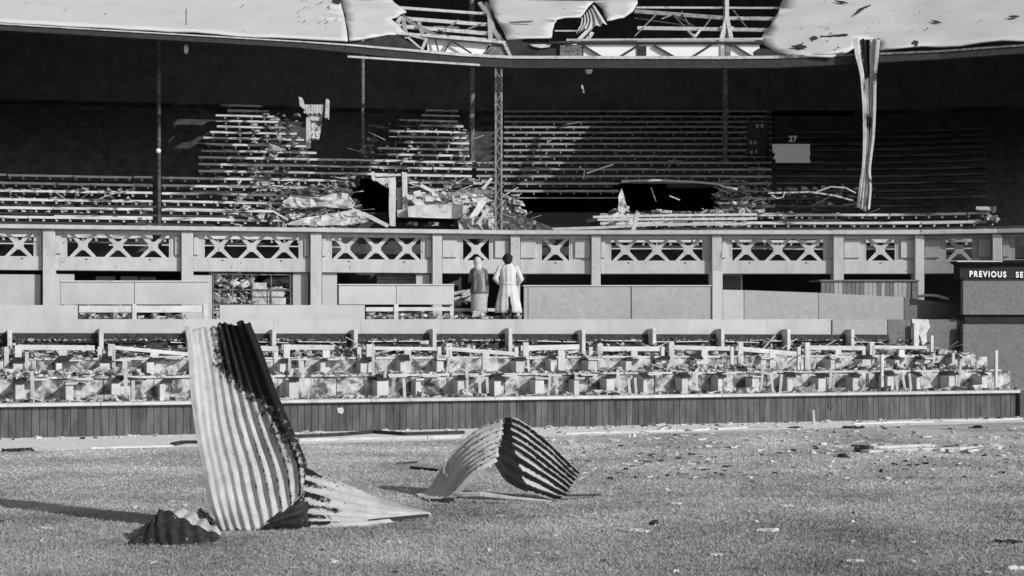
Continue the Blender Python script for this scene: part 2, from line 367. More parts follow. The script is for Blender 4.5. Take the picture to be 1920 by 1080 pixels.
# third row: low frame with rail in front of the barrier
o0 = 1.8; zb = 1.34; bi = 0
a_s = px2a(517, 2.2)
for k in range(-5, 14):
    a = a_s+k*1.69
    pxl = 960+FPX*LW(a, 2.2, 0).x/LW(a, 2.2, 0).y
    if pxl < -120 or pxl > 1690: continue
    t = thing('rail_bay', LW(a+.8, 2.2, zb), f'white rail frame on low posts, {ORD[bi]} from the left below the pale barrier', 'railing', 'white rail frames below the barrier'); bi += 1
    yt = 617
    m = MB(); zt = LZ(pxl, yt, 2.48)+R(-.02, .02); m.prism([LW(a-.04, 2.36, 1.3), LW(a+.045, 2.36, 1.3), LW(a+.045, 2.36, zt), LW(a-.04, 2.36, zt)], BACK*.27); m.build('post', 'white', t, bevel=.005)
    m = MB(); lbox(m, a+.07, a+.19, 1.76, 1.83, 1.05, zt-.30); m.build('short_post', 'white', t)
    m = MB(); z1 = LZ(pxl+80, 652, 1.8); e1 = R(1.1, 1.66) if bi % 3 == 1 else 1.64; m.beam(LW(a+R(.02,.1), 1.80, z1+R(-.03,.02)), LW(a+e1, 1.80+R(-.03,.03), z1+R(-.03,.02)-(.12 if bi % 4 == 2 else 0)), .05, R(.06,.11)); m.build('rail', 'white', t, bevel=.004)
    m = MB(); lbox(m, a+.86, a+1.01, 1.77, 1.82, 1.05, z1-.05); m.build('mid_post', 'white', t)
    m = MB(); lbox(m, a-.12, a-.04, 1.77, 1.82, 1.05, z1+.02); m.build('side_post', 'white', t)
    for q in range(2):
        m = MB(); x = a+.2+q*.7; m.beam(LW(x, 2.35, 1.38+R(0,.05)), LW(x+R(.4,.65), 2.3, 1.36+R(0,.2)), .04, .05); m.build('loose_slat', random.choice(['char', 'white', 'rubble']), t)
    if bi % 3 == 0:
        m = MB(); m.beam(LW(a+.3, 2.3, 1.36), LW(a+.3+R(.1,.4), 2.35, z1), .07, .05, up=(0,1,0)); m.build('slanting_stick', 'iron', t)
m = MB(); lbox(m, aL-2, px2a(1664, 2.66), 2.6, 2.64, 1.345, 1.86); tag(m.build('recess_board', 'scorch'), 'continuous charred board behind the white rail frames under the barrier', 'board')
for zz, oo in ((1.50, 2.52), (1.70, 2.56)):
    x = aL-1
    while x < px2a(1650, 2.6):
        e = min(x+R(.5, 1.8), px2a(1660, 2.6)); m = MB(); dz = R(-.02, .02)
        m.beam(LW(x, oo, zz+dz), LW(e, oo+R(-.02, .02), zz+dz+R(-.04, .02)), .10, .02)
        mt = random.choice(['plaster', 'white', 'char']); hgt = 'upper' if zz > 1.6 else 'lower'
        tag(m.build('ledge_slat', mt), f'{dict(plaster="dusty", white="white", char="charred")[mt]} broken slat on the {hgt} dark ledge under the pale barrier', 'slat', 'broken slats on the ledge under the barrier'); x = e+R(.02, .5)
# rubble on the tiers
def chunks(m, n, fn, smin, smax, flat=.6):
    for _ in range(n):
        p = fn(); s_ = smin+(smax-smin)*random.random()**2.2
        Rm = Matrix.Rotation(R(0, 6.28), 3, 'Z') @ Matrix.Rotation(R(-.5, .5), 3, 'X')
        m.box(p+Vector((0,0,s_*flat*.35)), s_*R(.6, 1.6), s_*R(.6, 1.3), s_*flat*R(.5, 1.2), Rm, jit=.28)
def splinters(m, n, fn, l0, l1, th=.02, tilt=.25):
    for _ in range(n):
        p = fn(); L = R(l0, l1); az = R(0, 6.28); el = R(-.05, tilt)
        d = Vector((math.cos(az)*math.cos(el), math.sin(az)*math.cos(el), math.sin(el)))*L
        m.beam(p, p+d, th*R(.6, 2), th*R(.4, 1))
m = MB(); m2 = MB(); m3 = MB()
for (oa, ob, z, n) in ((.12, .9, .61, 380), (1.0, 1.75, 1.03, 600), (1.85, 2.6, 1.35, 1200)):
    f = lambda: LW(R(aL, 12.3), R(oa, ob)-.15*random.random()**2*0, z)
    chunks(m, n, f, .02, .11); chunks(m2, n//3, f, .03, .12); splinters(m3, n//5, f, .1, .5)
for (oa, z, n) in ((1.8, 1.36, 500), (.88, 1.04, 450)):       # heaps spilling along the nosings
    f = lambda: LW(R(aL, 12.3), oa+R(0, .25), z+max(0, noise.noise((random.random()*9, 0, 0)))*.1)
    chunks(m, n, f, .02, .09); chunks(m2, n//3, f, .02, .08)
for (a0, a1) in ((8.6, 11.6), (-11, -7), (3.5, 6.5)):
    for oo, z in ((1.35, 1.03), (2.2, 1.36)):
        f = lambda: LW(R(a0, a1), oo+R(-.3, .3), z+R(0, .12)); chunks(m, 260, f, .03, .17); chunks(m2, 70, f, .03, .13)
chunks(m, 1500, lambda: (lambda o_: LW(R(aL, 11.6), o_, 1.34+max(0, o_-2.1)*R(0, .7)))(R(2.0, 2.58)), .025, .10)
chunks(m2, 1300, lambda: (lambda o_: LW(R(aL, 11.6), o_, 1.34+max(0, o_-2.1)*R(0, .7)))(R(2.0, 2.58)), .03, .11)
for zz, oo in ((1.515, 2.53), (1.715, 2.56)):
    chunks(m, 420, lambda: LW(R(aL, 11.2), oo+R(-.04, .04), zz), .02, .07); chunks(m2, 260, lambda: LW(R(aL, 11.2), oo+R(-.04, .04), zz), .03, .09)
for zz, oo in ((.61, .55), (1.03, 1.4), (1.35, 2.2)):
    chunks(m, 60, lambda: LW(R(aL, 12), oo+R(-.25, .25), zz), .1, .26, .5); chunks(m2, 30, lambda: LW(R(aL, 12), oo+R(-.25, .25), zz), .08, .2, .5)
for _ in range(26):
    ac = R(aL, 12); hgt = R(.15, .4)
    chunks(m, 40, lambda: (lambda q: LW(ac+q*R(.2,.5), 2.3+R(-.25,.25), 1.35+hgt*max(0,1-abs(q))*random.random()))(R(-1,1)), .03, .11); chunks(m2, 22, lambda: (lambda q: LW(ac+q*.4, 2.3+R(-.25,.25), 1.35+hgt*max(0,1-abs(q))*random.random()))(R(-1,1)), .03, .12)
    splinters(m3, 6, lambda: LW(ac+R(-.4,.4), R(2.1,2.5), 1.36+R(0,.2)), .15, .6, .02, .6)
tag(m.build('pale_rubble', 'rubble'), 'pale rubble and plaster lumps scattered over the lower seat tiers', 'rubble', kind='stuff')
tag(m2.build('dark_rubble', 'rubdark'), 'burnt dark fragments scattered over the lower seat tiers', 'rubble', kind='stuff')
tag(m3.build('splinters', 'white'), 'pale wood splinters lying on the lower seat tiers', 'splinters', kind='stuff')

# ------------------------------------------------------------------ barriers behind the lower seats
def lpanel(px0, px1, y0, y1, o, th=.05, y0b=None, y1b=None, name=None, mt='pale', par=None, bevel=.004):
    m = MB(); a0, a1 = px2a(px0, o), px2a(px1, o)
    z = [LZ(px0, y1, o), LZ(px1, y1b or y1, o), LZ(px1, y0b or y0, o), LZ(px0, y0, o)]
    m.prism([LW(a0, o, z[0]), LW(a1, o, z[1]), LW(a1, o, z[2]), LW(a0, o, z[3])], BACK*th)
    return m.build(name, mt, par, bevel=bevel)
bt = thing('long_barrier', LP(800, 640, 2.62), 'long pale plank barrier running above the lower seats', 'barrier')
cuts = [-120, 172, 345, 513, 676, 828, 968, 1143, 1290, 1437, 1560]
for i in range(len(cuts)-1):
    lpanel(cuts[i]+.15, cuts[i+1]-.15, 598.5+R(-.3, .3), 642-i*.8, 2.66+R(0, .006), name='panel', mt='pale', par=bt, bevel=0)
lpanel(1561, 1664, 599, 633, 2.62, name='panel', mt='greylt', par=bt); lpanel(1665, 1804, 599, 674, 2.6, name='panel', mt='grey', par=bt)
for px in (160, 330, 500, 664, 816, 956, 1131, 1278, 1425):
    lpanel(px-2, px+4, 603, 690, 2.75, th=.06, name='post', mt='char', par=bt)
tag(lpanel(1714, 1723, 606, 692, 2.4, th=.08, name='stick_post', mt='white'), 'pale upright batten before the splashed patch on the grey barrier', 'post')
tag(MB().prism([LP(x, y, 2.57) for x, y in ((1710, 598), (1741, 599), (1744, 612), (1737, 626), (1738, 640), (1730, 648), (1726, 632), (1719, 620), (1711, 610))], BACK*.02).build('plaster_splash', 'plaster'), 'pale splashed patch of plaster on the grey barrier', 'plaster')
for (x, y0, y1, o_, lb) in ((1748, 629, 672, 1.9, 'pale stick standing right of the splashed patch'), (1788, 662, 705, 1.2, 'short pale stick among the rubble left of the scoreboard'), (1869, 657, 742, .6, 'tall pale stick at the scoreboard end of the front row'), (1655, 665, 735, .6, 'tall pale stick in the dark part of the front row')):
    tag(lpanel(x-2.5, x+2.5, y0, y1, o_, name='stick_post', mt='white'), lb, 'post')
tag(MB().prism([LP(1440, 632, 3.4), LP(1666, 632, 3.4), LP(1666, 672, 3.4), LP(1440, 672, 3.4)], BACK*.05).build('dark_recess_board', 'char'), 'dark board seen under the barrier beside the grey panel', 'board')
# second tier of pale boards on the left
for (x0, x1, y0, y1, o, mt, lb, nm) in [
  (-120, 146, 572, 600, 2.9, 'pale', 'broad pale board at the far left above the long barrier', 'barrier_board'),
  (412, 684, 572, 600, 2.9, 'pale', 'broad pale board above the long barrier behind the tall corrugated sheet', 'barrier_board'),
  (148, 250, 573, 586, 3.0, 'white', 'narrow white rail to the right of the broad left board', 'rail_board'),
  (254, 383, 573, 586, 3.0, 'white', 'narrow white rail under the pale box front', 'rail_board'),
  (686, 740, 576, 584, 3.0, 'white', 'short dusty rail under the second pale box', 'rail_board'),
  (745, 845, 576, 583, 3.0, 'white', 'long dusty rail under the second pale box', 'rail_board'),
  (852, 982, 578, 584, 3.9, 'white', 'thin white rail low behind the two standing people', 'rail_board')]:
    tag(lpanel(x0, x1, y0, y1, o, name=nm, mt=mt), lb, 'board', 'boards above the long barrier' if nm == 'barrier_board' else 'thin rails above the barrier')
def boxfront(x0, x1, y0, y1, o, lb, mt='pale', cap=True):
    t = thing('box_front', LP((x0+x1)/2, y1, o), lb, 'partition', 'box fronts below the balcony')
    n = max(1, round((x1-x0)/140))
    for i in range(n): lpanel(x0+(x1-x0)*i/n+.5, x0+(x1-x0)*(i+1)/n-.5, y0, y1, o, name='panel', mt=mt, par=t)
    if cap: lpanel(x0-1, x1+1, y0-2.5, y0, o-.03, th=.12, name='capping', mt='white', par=t)
    for px in (x0+.5, x1-7): lpanel(px, px+7, y0+1, y1+30, o+.06, th=.08, name='post', mt='white', par=t)
    return t
boxfront(113, 391, 528.5, 571, 3.6, 'long pale box front under the second balcony bay from the left')
boxfront(635, 851, 535, 571, 3.6, 'pale box front with end post beside the two standing people')
for px in (252, 385, 743): tag(lpanel(px-4, px+4, 570, 600, 2.97, name='rail_post', mt='white'), {252: 'white rail post under the left box front', 385: 'white rail post at the end of the left box front', 743: 'white rail post under the box front beside the people'}[px], 'post', 'rail posts')
# right hand grey barriers
t = thing('grey_barrier', LP(1160, 600, 3.3), 'tall grey panelled barrier just to the right of the two people', 'barrier')
for a, b in ((982, 990), (990, 1183), (1184, 1334)): lpanel(a+.5, b-.5, 537, 600, 3.3, name='panel', mt='greylt', par=t)
lpanel(981, 1335, 534.5, 537, 3.27, th=.12, name='capping', mt='pale', par=t)
tag(lpanel(1336, 1355, 508, 600, 3.25, th=.2, name='barrier_post', mt='pale'), 'thick pale post between the grey barrier and the sloping barrier', 'post')
t = thing('sloping_barrier', LP(1580, 600, 3.3), 'grey barrier with sloping top running to the scoreboard', 'barrier')
tops = [(1355, 543), (1395, 544), (1535, 549), (1695, 557), (1806, 573)]
for (a, ya), (b, yb), mt in zip(tops, tops[1:], ('pale', 'greylt', 'greylt', 'grey')): lpanel(a+.5, b-.5, ya, 600, 3.3, y0b=yb, y1b=600, name='panel', mt=mt, par=t)
t = thing('slatted_box', LP(1625, 552, 4.2), 'grey slatted box standing behind the sloping barrier', 'box')
x = 1540
while x < 1704: lpanel(x+.4, x+7.6, 528, 560, 4.2+R(0,.01), name='slat', mt='greylt' if random.random() < .5 else 'grey', par=t, bevel=0); x += 8
lpanel(1537, 1724, 524.5, 528, 4.15, th=.5, name='lid', mt='grey', par=t); lpanel(1710, 1722, 528, 560, 4.2, name='side_post', mt='grey', par=t)
m = MB(); m.tube([LP(1722+i*6.2, 556-4.5*math.sin(math.pi*i/9)+i*.6, 3.6) for i in range(10)], .035, 6); tag(m.build('white_bundle', 'scarf', smooth=True), 'white rolled cloth lying in the dark opening beside the scoreboard', 'cloth')
# scoreboard
t = thing('scoreboard', LP(1860, 700, 2.3), 'grey scoreboard with a black PREVIOUS SETS header', 'scoreboard')
oS = 2.3
lpanel(1806, 2080, 523, 590, oS, th=.1, name='upper_board', mt='grey', par=t); lpanel(1806, 2080, 608, 735, oS, th=.1, name='lower_board', mt='grey', par=t)
lpanel(1809, 2080, 588, 610, oS+.12, th=.05, name='slot', mt='sign', par=t)
hd = lpanel(1800, 2080, 497, 522.5, oS-.1, th=.25, name='header', mt='sign', par=t)
m = MB(); m.prism([LP(1787, 490, oS-.35), LP(2080, 484, oS-.35), LP(2080, 497, oS-.15), LP(1800, 497, oS-.15)], (0, .4, 0)); m.build('hood', 'sign', t)
lpanel(1795, 1880, 489, 491, oS-.37, th=.03, name='hood_edge', mt='white', par=t)
fc = bpy.data.curves.new('lettering', 'FONT'); fc.body = 'PREVIOUS   SETS'; fc.size = .19; fc.extrude = .008; fc.space_character = 1.32; fc.offset = .006
fo = bpy.data.objects.new('tmp', fc); S.collection.objects.link(fo); bpy.context.view_layer.update()
me = bpy.data.meshes.new_from_object(fo.evaluated_get(bpy.context.evaluated_depsgraph_get())); bpy.data.objects.remove(fo)
lo_ = bpy.data.objects.new('lettering', me); S.collection.objects.link(lo_); lo_.parent = hd; me.materials.clear(); me.materials.append(M['letter'])
hb = Vector(t.location); lo_.location = LP(1817, 518.5, oS-.125)-hb; lo_.rotation_euler = (math.radians(90), 0, TH)

# ------------------------------------------------------------------ upper balcony: posts and balustrade bays
posts = [(-165, -143), (80, 103), (340, 362), (582, 603), (811, 829), (957, 975), (1109, 1126), (1335, 1353), (1563, 1582), (1716, 1733), (1861, 1879), (2030, 2048)]
zC = 4.44
def upanel(m, px0, px1, z0, z1, off, th):
    p, i = up((px0+px1)/2, off); n = unorm(i)
    return m.prism([U(px0, off, z0), U(px1, off, z0), U(px1, off, z1), U(px0, off, z1)], n*th)
for i, (a, b) in enumerate(posts):
    m = MB(); upanel(m, a, b, 1.9, zC-.01, -.15, .42)
    tag(m.build('balcony_post', 'band', bevel=.01), f'pale square post under the balcony rail, {ORD[i]} from the left', 'post', 'pale posts carrying the balcony')
ops = {0: (8-30, 66, 2), 1: (122, 320, 3), 2: (380, 563, 3), 3: (619, 792, 3), 4: (865, 920, 1), 5: (1013, 1070, 1), 6: (1143, 1320, 3), 7: (1370, 1547, 3), 8: (1621, 1681, 1), 9: (1771, 1827, 1), 10: (1900, 1990, 1)}
for i in range(11):
    a, b = posts[i][1], posts[i+1][0]; o1, o2, n = ops[i]; c = (a+b)/2
    if i == 0: o1, o2, n = -60, 66, 2
    mt = 'band' if i < 9 else 'greylt'
    t = thing('balustrade_bay', U(c, 0, 3.4), f'balustrade bay with {["", "a single cross", "two crosses", "three crosses"][n]}, {ORD[i]} from the left along the balcony', 'balustrade', 'balustrade bays along the balcony')
    zb0, zb1, zl1 = 3.44, 3.78, 4.34
    m = MB(); upanel(m, a+.3, b-.3, zb0, zb1, 0, .3); m.build('band', mt, t, bevel=.01)
    m = MB(); upanel(m, a+.3, b-.3, zl1, 4.43, .02, .14); m.build('top_rail', mt, t)
    for x0, x1 in ((a, o1), (o2, b)):
        wpx = x1-x0
        # frame strips and a raised square panel
        m = MB(); upanel(m, x0+.3, x1-.3, zb1, zl1, .06, .08); m.build('side_infill', mt, t)
        m = MB(); s0, s1 = (x0+1, x1-8) if x0 == a else (x0+8, x1-2); upanel(m, s0, s1, zb1+.07, zl1-.03, -.0, .058); m.build('raised_panel', mt, t, bevel=.008)
    px_m = (o2-o1)/n; sc = up(c, 0)[0].y/FPX; zc = (zb1+zl1)/2; hh = (zl1-zb1)/2
    for j in range(n):
        cx = o1+px_m*(j+.5); s_ = 8.5; m = MB()
        if i == 9 and False: continue
        def q(dx, dz, off=.07): return U(cx+dx, off, zc+dz*sc)
        H = hh/sc; ow = px_m/2
        # octagonal boss
        m.prism([q(-s_, -s_*.6), q(-s_*.6, -s_), q(s_*.6, -s_), q(s_, -s_*.6), q(s_, s_*.6), q(s_*.6, s_), q(-s_*.6, s_), q(-s_, s_*.6)], (0, .07, 0))
        for sx in (-1, 1):
            for sz in (-1, 1):
                if i == 9 and sx == 1 and sz == 1: continue
                ex = min(ow-3, H*1.05)
                P = [q(sx*s_*.98, sz*s_*.35, .075), q(sx*ex+sx*3.2, sz*H, .075), q(sx*ex-sx*4.5, sz*H, .075), q(sx*s_*.35, sz*s_*.98, .075)]
                m.prism(P, (0, .06, 0))
        # little feet between crosses
        m.build('cross', mt, t)
    m = MB(); m.prism([U(o1, .07, zb1), U(o1+3, .07, zb1), U(o1+3, .07, zl1), U(o1, .07, zl1)], (0, .06, 0)); m.build('lattice_frame', mt, t); m = MB(); m.prism([U(o2-3, .07, zb1), U(o2, .07, zb1), U(o2, .07, zl1), U(o2-3, .07, zl1)], (0, .06, 0)) ; m.build('lattice_frame', mt, t)
    # coping
    x0, x1 = (posts[i][0]+posts[i][1])/2, (posts[i+1][0]+posts[i+1][1])/2
    m = MB(); P0 = [U(x0, -.26, zC), U(x0, -.26, zC+.09), U(x0, -.1, zC+.12), U(x0, .3, zC+.12), U(x0, .3, zC)]; P1 = [U(x1, -.26, zC), U(x1, -.26, zC+.09), U(x1, -.1, zC+.12), U(x1, .3, zC+.12), U(x1, .3, zC)]
    k = len(m.v); m.v += [tuple(p) for p in P0+P1]
    for j in range(5): jj = (j+1) % 5; m.f.append((j, jj, 5+jj, 5+j)); m.mi.append(0)
    m.f += [(0,1,2,3,4), (9,8,7,6,5)]; m.mi += [0, 0]
    m.build('coping', 'band' if i < 10 else 'greylt', t, bevel=.01)
    # weep hole marks
    for f_ in (.2, .8) if n > 1 else (.5,):
        px = o1+(o2-o1)*f_; m = MB(); pc = U(px, -.004, zb1-.06); m.prism([pc+Vector((math.cos(u_)*.035, 0, math.sin(u_)*.02)) for u_ in [j*math.pi/3 for j in range(6)]], (0, .01, 0)); m.build('weep_hole', 'dark', t)
# under the balcony: pale wall pieces, windows, opening frames
for (x0, x1, y0, y1, off, mt, lb, nm) in [
  (-140, 76, 514, 590, .12, 'pale', 'smooth pale wall panel under the balcony bay at the far left', 'wall_panel'),
  (104, 139, 514, 600, .12, 'pale', 'narrow pale wall pier beside the second balcony post', 'wall_pier'),
  (362, 398, 516, 600, .12, 'pale', 'narrow pale pier to the left of the glazed opening', 'wall_pier'),
  (549, 578, 512, 600, .12, 'pale', 'narrow pale pier to the right of the glazed opening', 'wall_pier'),
  (604, 632, 512, 600, .12, 'pale', 'narrow pale pier behind the second box front', 'wall_pier'),
  (780, 806, 514, 560, .12, 'pale', 'short pale pier beyond the wire mesh', 'wall_pier'),
  (180, 216, 518, 560, 1.6, 'white', 'pale chair back stacked behind the left box front, nearest the pier', 'stored_board'), (226, 259, 518, 560, 1.6, 'white', 'pale board stored behind the left box front, middle one', 'stored_board'),
  (261, 293, 519, 560, 1.7, 'white', 'pale board stored behind the left box front, farthest from the pier', 'stored_board')]:
    m = MB(); upanel(m, x0, x1, UZ((x0+x1)/2, y1, off), UZ((x0+x1)/2, y0, off), off, .08); tag(m.build(nm, mt, bevel=.005), lb, 'wall' if 'wall' in nm else 'board')
def frame(m, x0, x1, y0, y1, off, nx, nz, wpx=2.2, th=.05):
    for i in range(nx+1):
        x = x0+(x1-x0)*i/nx; upanel(m, x-wpx/2, x+wpx/2, UZ(x, y1, off), UZ(x, y0, off), off, th)
    for j in range(nz+1):
        y = y0+(y1-y0)*j/nz; upanel(m, x0, x1, UZ(x0, y+wpx/2, off), UZ(x0, y-wpx/2, off), off-.004, th)
t = thing('broken_window', U(470, .6, 2.6), 'broken gridded window below the third balcony bay with rubble beyond', 'window')
m = MB(); frame(m, 400, 545, 514, 600, .1, 4, 3, 2.2); m.build('frame', 'iron', t)
for (x0, x1, y0, y1) in ((474, 500, 530, 556), (502, 532, 545, 556), (474, 500, 558, 580), (502, 536, 558, 580)):
    m = MB(); upanel(m, x0, x1, UZ(x0, y1, .14), UZ(x0, y0, .14), .14, .01); m.build('pane', 'glass', t)
t = thing('wire_mesh', U(735, .7, 3.2), 'dull wire mesh panel above the second box front', 'mesh')
m = MB()
for i in range(28):
    x = 706+i*2.7; m.beam(UP(x, 534, .7), UP(x+4, 514, .7), .012, .012); m.beam(UP(x+4, 534, .71), UP(x, 514, .71), .012, .012)
tag(m.build('mesh_wire', 'steel', t), kind='stuff')
t = thing('mesh_screen', U(540, .5, 2.8), 'narrow wire screen on the right of the broken window', 'mesh')
m = MB()
for i in range(10):
    y = 515+i*7; m.beam(UP(536, y, .52), UP(548, y+8, .52), .012, .012); m.beam(UP(548, y, .53), UP(536, y+8, .53), .012, .012)
    m.beam(UP(399, y, .52), UP(407, y+8, .52), .012, .012); m.beam(UP(407, y, .53), UP(399, y+8, .53), .012, .012)
tag(m.build('mesh_wire', 'steel', t), kind='stuff')
t = thing('hatch', U(1375, .9, 2.9), 'small grey hatch in a pale frame under the balcony beside the thick post', 'hatch')
m = MB(); upanel(m, 1356, 1389, UZ(1372, 541, .9), UZ(1372, 517, .9), .9, .05); m.build('leaf', 'grey', t)
m = MB(); upanel(m, 1389, 1392, UZ(1372, 545, .88), UZ(1372, 514, .88), .88, .06); upanel(m, 1356, 1389, UZ(1372, 517, .88), UZ(1372, 515, .88), .88, .06); m.build('frame', 'white', t)
m = MB(); m3 = MB()
for (x0, x1, z0, z1) in ((150, 320, 1.9, 3.0), (400, 470, 1.9, 3.3), (690, 850, 1.9, 2.5), (850, 990, 1.9, 2.3)):
    f = lambda: U(R(x0, x1), R(1.0, 3.0), R(z0, z1)*random.random()+z0*(1-1) if 0 else z0+(z1-z0)*random.random()**1.5)
    chunks(m, 160, f, .05, .3); splinters(m3, 30, f, .3, 1.2, .03)
f = lambda: U(R(402, 474), R(.2, .5), 1.9+1.5*random.random()**.8)
chunks(m, 130, f, .06, .3)
f = lambda: U(R(475, 530), R(.2, .5), 1.9+1.1*random.random()**1.2)
chunks(m, 60, f, .06, .3)
# heaps between posts near the barrier
for (x0, x1) in ((150, 345), (690, 845), (850, 985), (1710, 1800)):
    f = lambda: LW(px2a(R(x0, x1), 4.0), R(3.2, 4.6), 1.9+R(0, .33)); chunks(m, 200, f, .03, .2); splinters(m3, 20, f, .2, .6, .02)
tag(m.build('undercroft_rubble', 'rubble'), 'heaped rubble in the openings below the balcony', 'rubble', kind='stuff')
tag(m3.build('undercroft_laths', 'plaster'), 'broken laths sticking out of the rubble below the balcony', 'laths', kind='stuff')
t = thing('fallen_plaster_sheet', LW(px2a(870, 4.6), 4.6, 1.9), 'bright lump of fallen plaster in the dark gap left of the two people', 'debris')
m = MB(); 
for _ in range(9): m.box(LP(R(857, 880), R(546, 562), 4.8+R(0,.4)), R(.15, .4), R(.1, .3), R(.06, .14), Matrix.Rotation(R(-.6, .6), 3, 'Y'), jit=.25)
m.build('plaster_lump', 'plaster', t)

# ------------------------------------------------------------------ upper bench rows
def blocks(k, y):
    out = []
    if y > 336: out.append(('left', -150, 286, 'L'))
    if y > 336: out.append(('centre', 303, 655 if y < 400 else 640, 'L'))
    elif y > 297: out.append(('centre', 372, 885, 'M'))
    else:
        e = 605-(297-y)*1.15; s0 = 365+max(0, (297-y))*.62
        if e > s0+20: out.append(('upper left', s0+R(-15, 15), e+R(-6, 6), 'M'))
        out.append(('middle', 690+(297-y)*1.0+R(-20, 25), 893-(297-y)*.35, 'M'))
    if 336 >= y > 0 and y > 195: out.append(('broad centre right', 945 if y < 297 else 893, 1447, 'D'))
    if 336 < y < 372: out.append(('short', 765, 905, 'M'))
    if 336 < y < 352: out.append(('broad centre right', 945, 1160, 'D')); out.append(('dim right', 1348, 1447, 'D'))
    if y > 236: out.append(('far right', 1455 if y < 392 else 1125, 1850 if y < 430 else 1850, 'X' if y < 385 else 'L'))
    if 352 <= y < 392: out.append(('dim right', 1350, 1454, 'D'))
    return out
desc = {'left': 'left of the thin pillar', 'centre': 'right of the thin pillar', 'upper left': 'left of the entrance sign', 'middle': 'right of the entrance sign',
        'broad centre right': 'right of the lattice pillar', 'short': 'behind the broken partition', 'far right': 'around the hanging strip', 'dim right': 'under the white notice'}
for k in range(NR):
    off, z = rowY(k); zs = z+.42; offs = off+.30
    y = yof(U(600, offs, zs))
    for (nm, p0, p1, kind) in blocks(k, y):
        if p1-p0 < 12: continue
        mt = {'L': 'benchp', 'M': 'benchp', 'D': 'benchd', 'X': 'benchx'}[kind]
        t = thing('bench_row', U((p0+p1)/2, offs, z), f'{dict(L="pale", M="sunlit scorched", D="dull", X="shade-dark")[kind]} bench {desc[nm]}, {ORD[k]} row up', 'bench', 'plank benches of the upper stand')
        # planks broken into lengths
        x = p0
        while x < p1-4:
            ln = R(90, 260); e = min(x+ln, p1)
            if kind == 'X' and random.random() < .08: x = e; continue
            if kind == 'M' and random.random() < .2: x = min(x+R(15, 40), p1); continue
            pts = [x]; 
            for kx in (960, 1729):
                if x < kx < e: pts.append(kx)
            pts.append(e)
            for q0, q1 in zip(pts, pts[1:]):
                m = MB(); dz = R(-.008, .008)
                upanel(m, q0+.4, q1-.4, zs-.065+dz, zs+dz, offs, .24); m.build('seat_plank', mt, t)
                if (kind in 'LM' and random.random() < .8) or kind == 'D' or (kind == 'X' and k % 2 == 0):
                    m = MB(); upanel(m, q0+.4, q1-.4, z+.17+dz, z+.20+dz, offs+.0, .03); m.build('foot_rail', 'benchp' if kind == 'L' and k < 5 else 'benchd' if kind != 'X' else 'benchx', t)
            x = e+R(0, 3)
        m = MB(); x = p0+6+(k % 2)*12
        while x < p1-3:
            q_ = .05 if kind != 'D' else .034; m.box(U(x, offs-.03, zs-.12), q_, .04, q_); m.box(U(x, offs+.1, zs-.07), .02, .2, .03); x += 25+R(-1, 1)
        if m.v: tag(m.build('bracket', 'steel' if kind in 'LD' else 'benchd' if kind == 'M' else 'irondk', t), kind='stuff')
# scattered small debris over the benches
m = MB(); m3 = MB(); md = MB()
def tf(px0, px1, y0, y1):
    def f():
        px, py = R(px0, px1), R(y0, y1)
        if any(inpoly(px, py, H) for H in HOLES): px, py = R(560, 640), R(395, 412)
        best = min(range(NR), key=lambda k: abs(yof(U(px, rowY(k)[0]+.3, rowY(k)[1]+.42))-py))
        off, z = rowY(best); return U(px, off+R(.15, .5), z+random.choice((.05, .43, .43)))
    return f
for (a, b, c, d, n, s1) in ((420, 640, 345, 425, 130, .22), (470, 560, 215, 300, 60, .2), (470, 540, 318, 345, 45, .22), (520, 665, 360, 395, 150, .3), (640, 660, 330, 360, 40, .3), (760, 930, 340, 425, 220, .25),
                            (680, 700, 262, 290, 25, .2), (860, 980, 370, 430, 240, .28), (1150, 1180, 350, 410, 90, .3), (1160, 1420, 375, 412, 160, .2), (1330, 1400, 340, 400, 130, .25),
                            (1345, 1640, 345, 400, 160, .16), (0, 250, 355, 372, 60, .12), (960, 1110, 350, 425, 30, .14), (940, 1450, 235, 340, 25, .08), (1840, 1866, 395, 425, 14, .25), (720, 890, 228, 300, 60, .15)):
    chunks(m, n, tf(a, b, c, d), .03, s1); splinters(m3, n//5, tf(a, b, c, d), .2, .8, .022, .5)
    chunks(md, n//3, tf(a, b, c, d), .05, s1)
tag(m.build('upper_stand_rubble', 'rubble'), 'pale rubble scattered over the burnt upper benches', 'rubble', kind='stuff')
tag(m3.build('upper_stand_splinters', 'benchp'), 'splintered laths strewn over the upper benches', 'splinters', kind='stuff')
tag(md.build('upper_stand_cinders', 'rubdark'), 'dark cinders lying among the upper benches', 'cinders', kind='stuff')

# ------------------------------------------------------------------ central wreckage
def upoly_slab(pts, off, th, mt, name, par=None, tilt=0, rough=0):
    m = MB(); P = []
    for i, (x, y) in enumerate(pts):
        P.append(UP(x, y, off+(tilt*(430-y)/100.0)+(R(-rough, rough) if rough else 0)))
    m.prism(P, (0, th, -.01)); return m.build(name, mt, par)
t = thing('entrance_partition', U(735, 1.8, 4.3), 'broken pale entrance partition with square door frame amid the wreckage', 'partition')
upoly_slab([(730, 348), (734, 336), (740, 331), (742, 340), (741, 415), (741, 424), (731, 424), (729, 390)], 1.6, .10, 'plaster', 'door_post', t)
upoly_slab([(754, 322), (763, 324), (764, 392), (755, 392)], 1.8, .1, 'plaster', 'frame_post', t)
upoly_slab([(703, 327), (757, 325.5), (756, 329.5), (705, 331)], 1.84, .05, 'plaster', 'lintel', t)
upoly_slab([(696, 322), (702, 322), (703, 340), (697, 336)], 1.84, .06, 'white', 'side_post', t)
upoly_slab([(703, 334), (742, 332), (742, 352), (726, 352), (704, 338)], 1.9, .05, 'plaster', 'infill', t)
upoly_slab([(745, 394), (764, 392), (766, 408), (745, 407)], 1.7, .1, 'plaster', 'base_block', t)
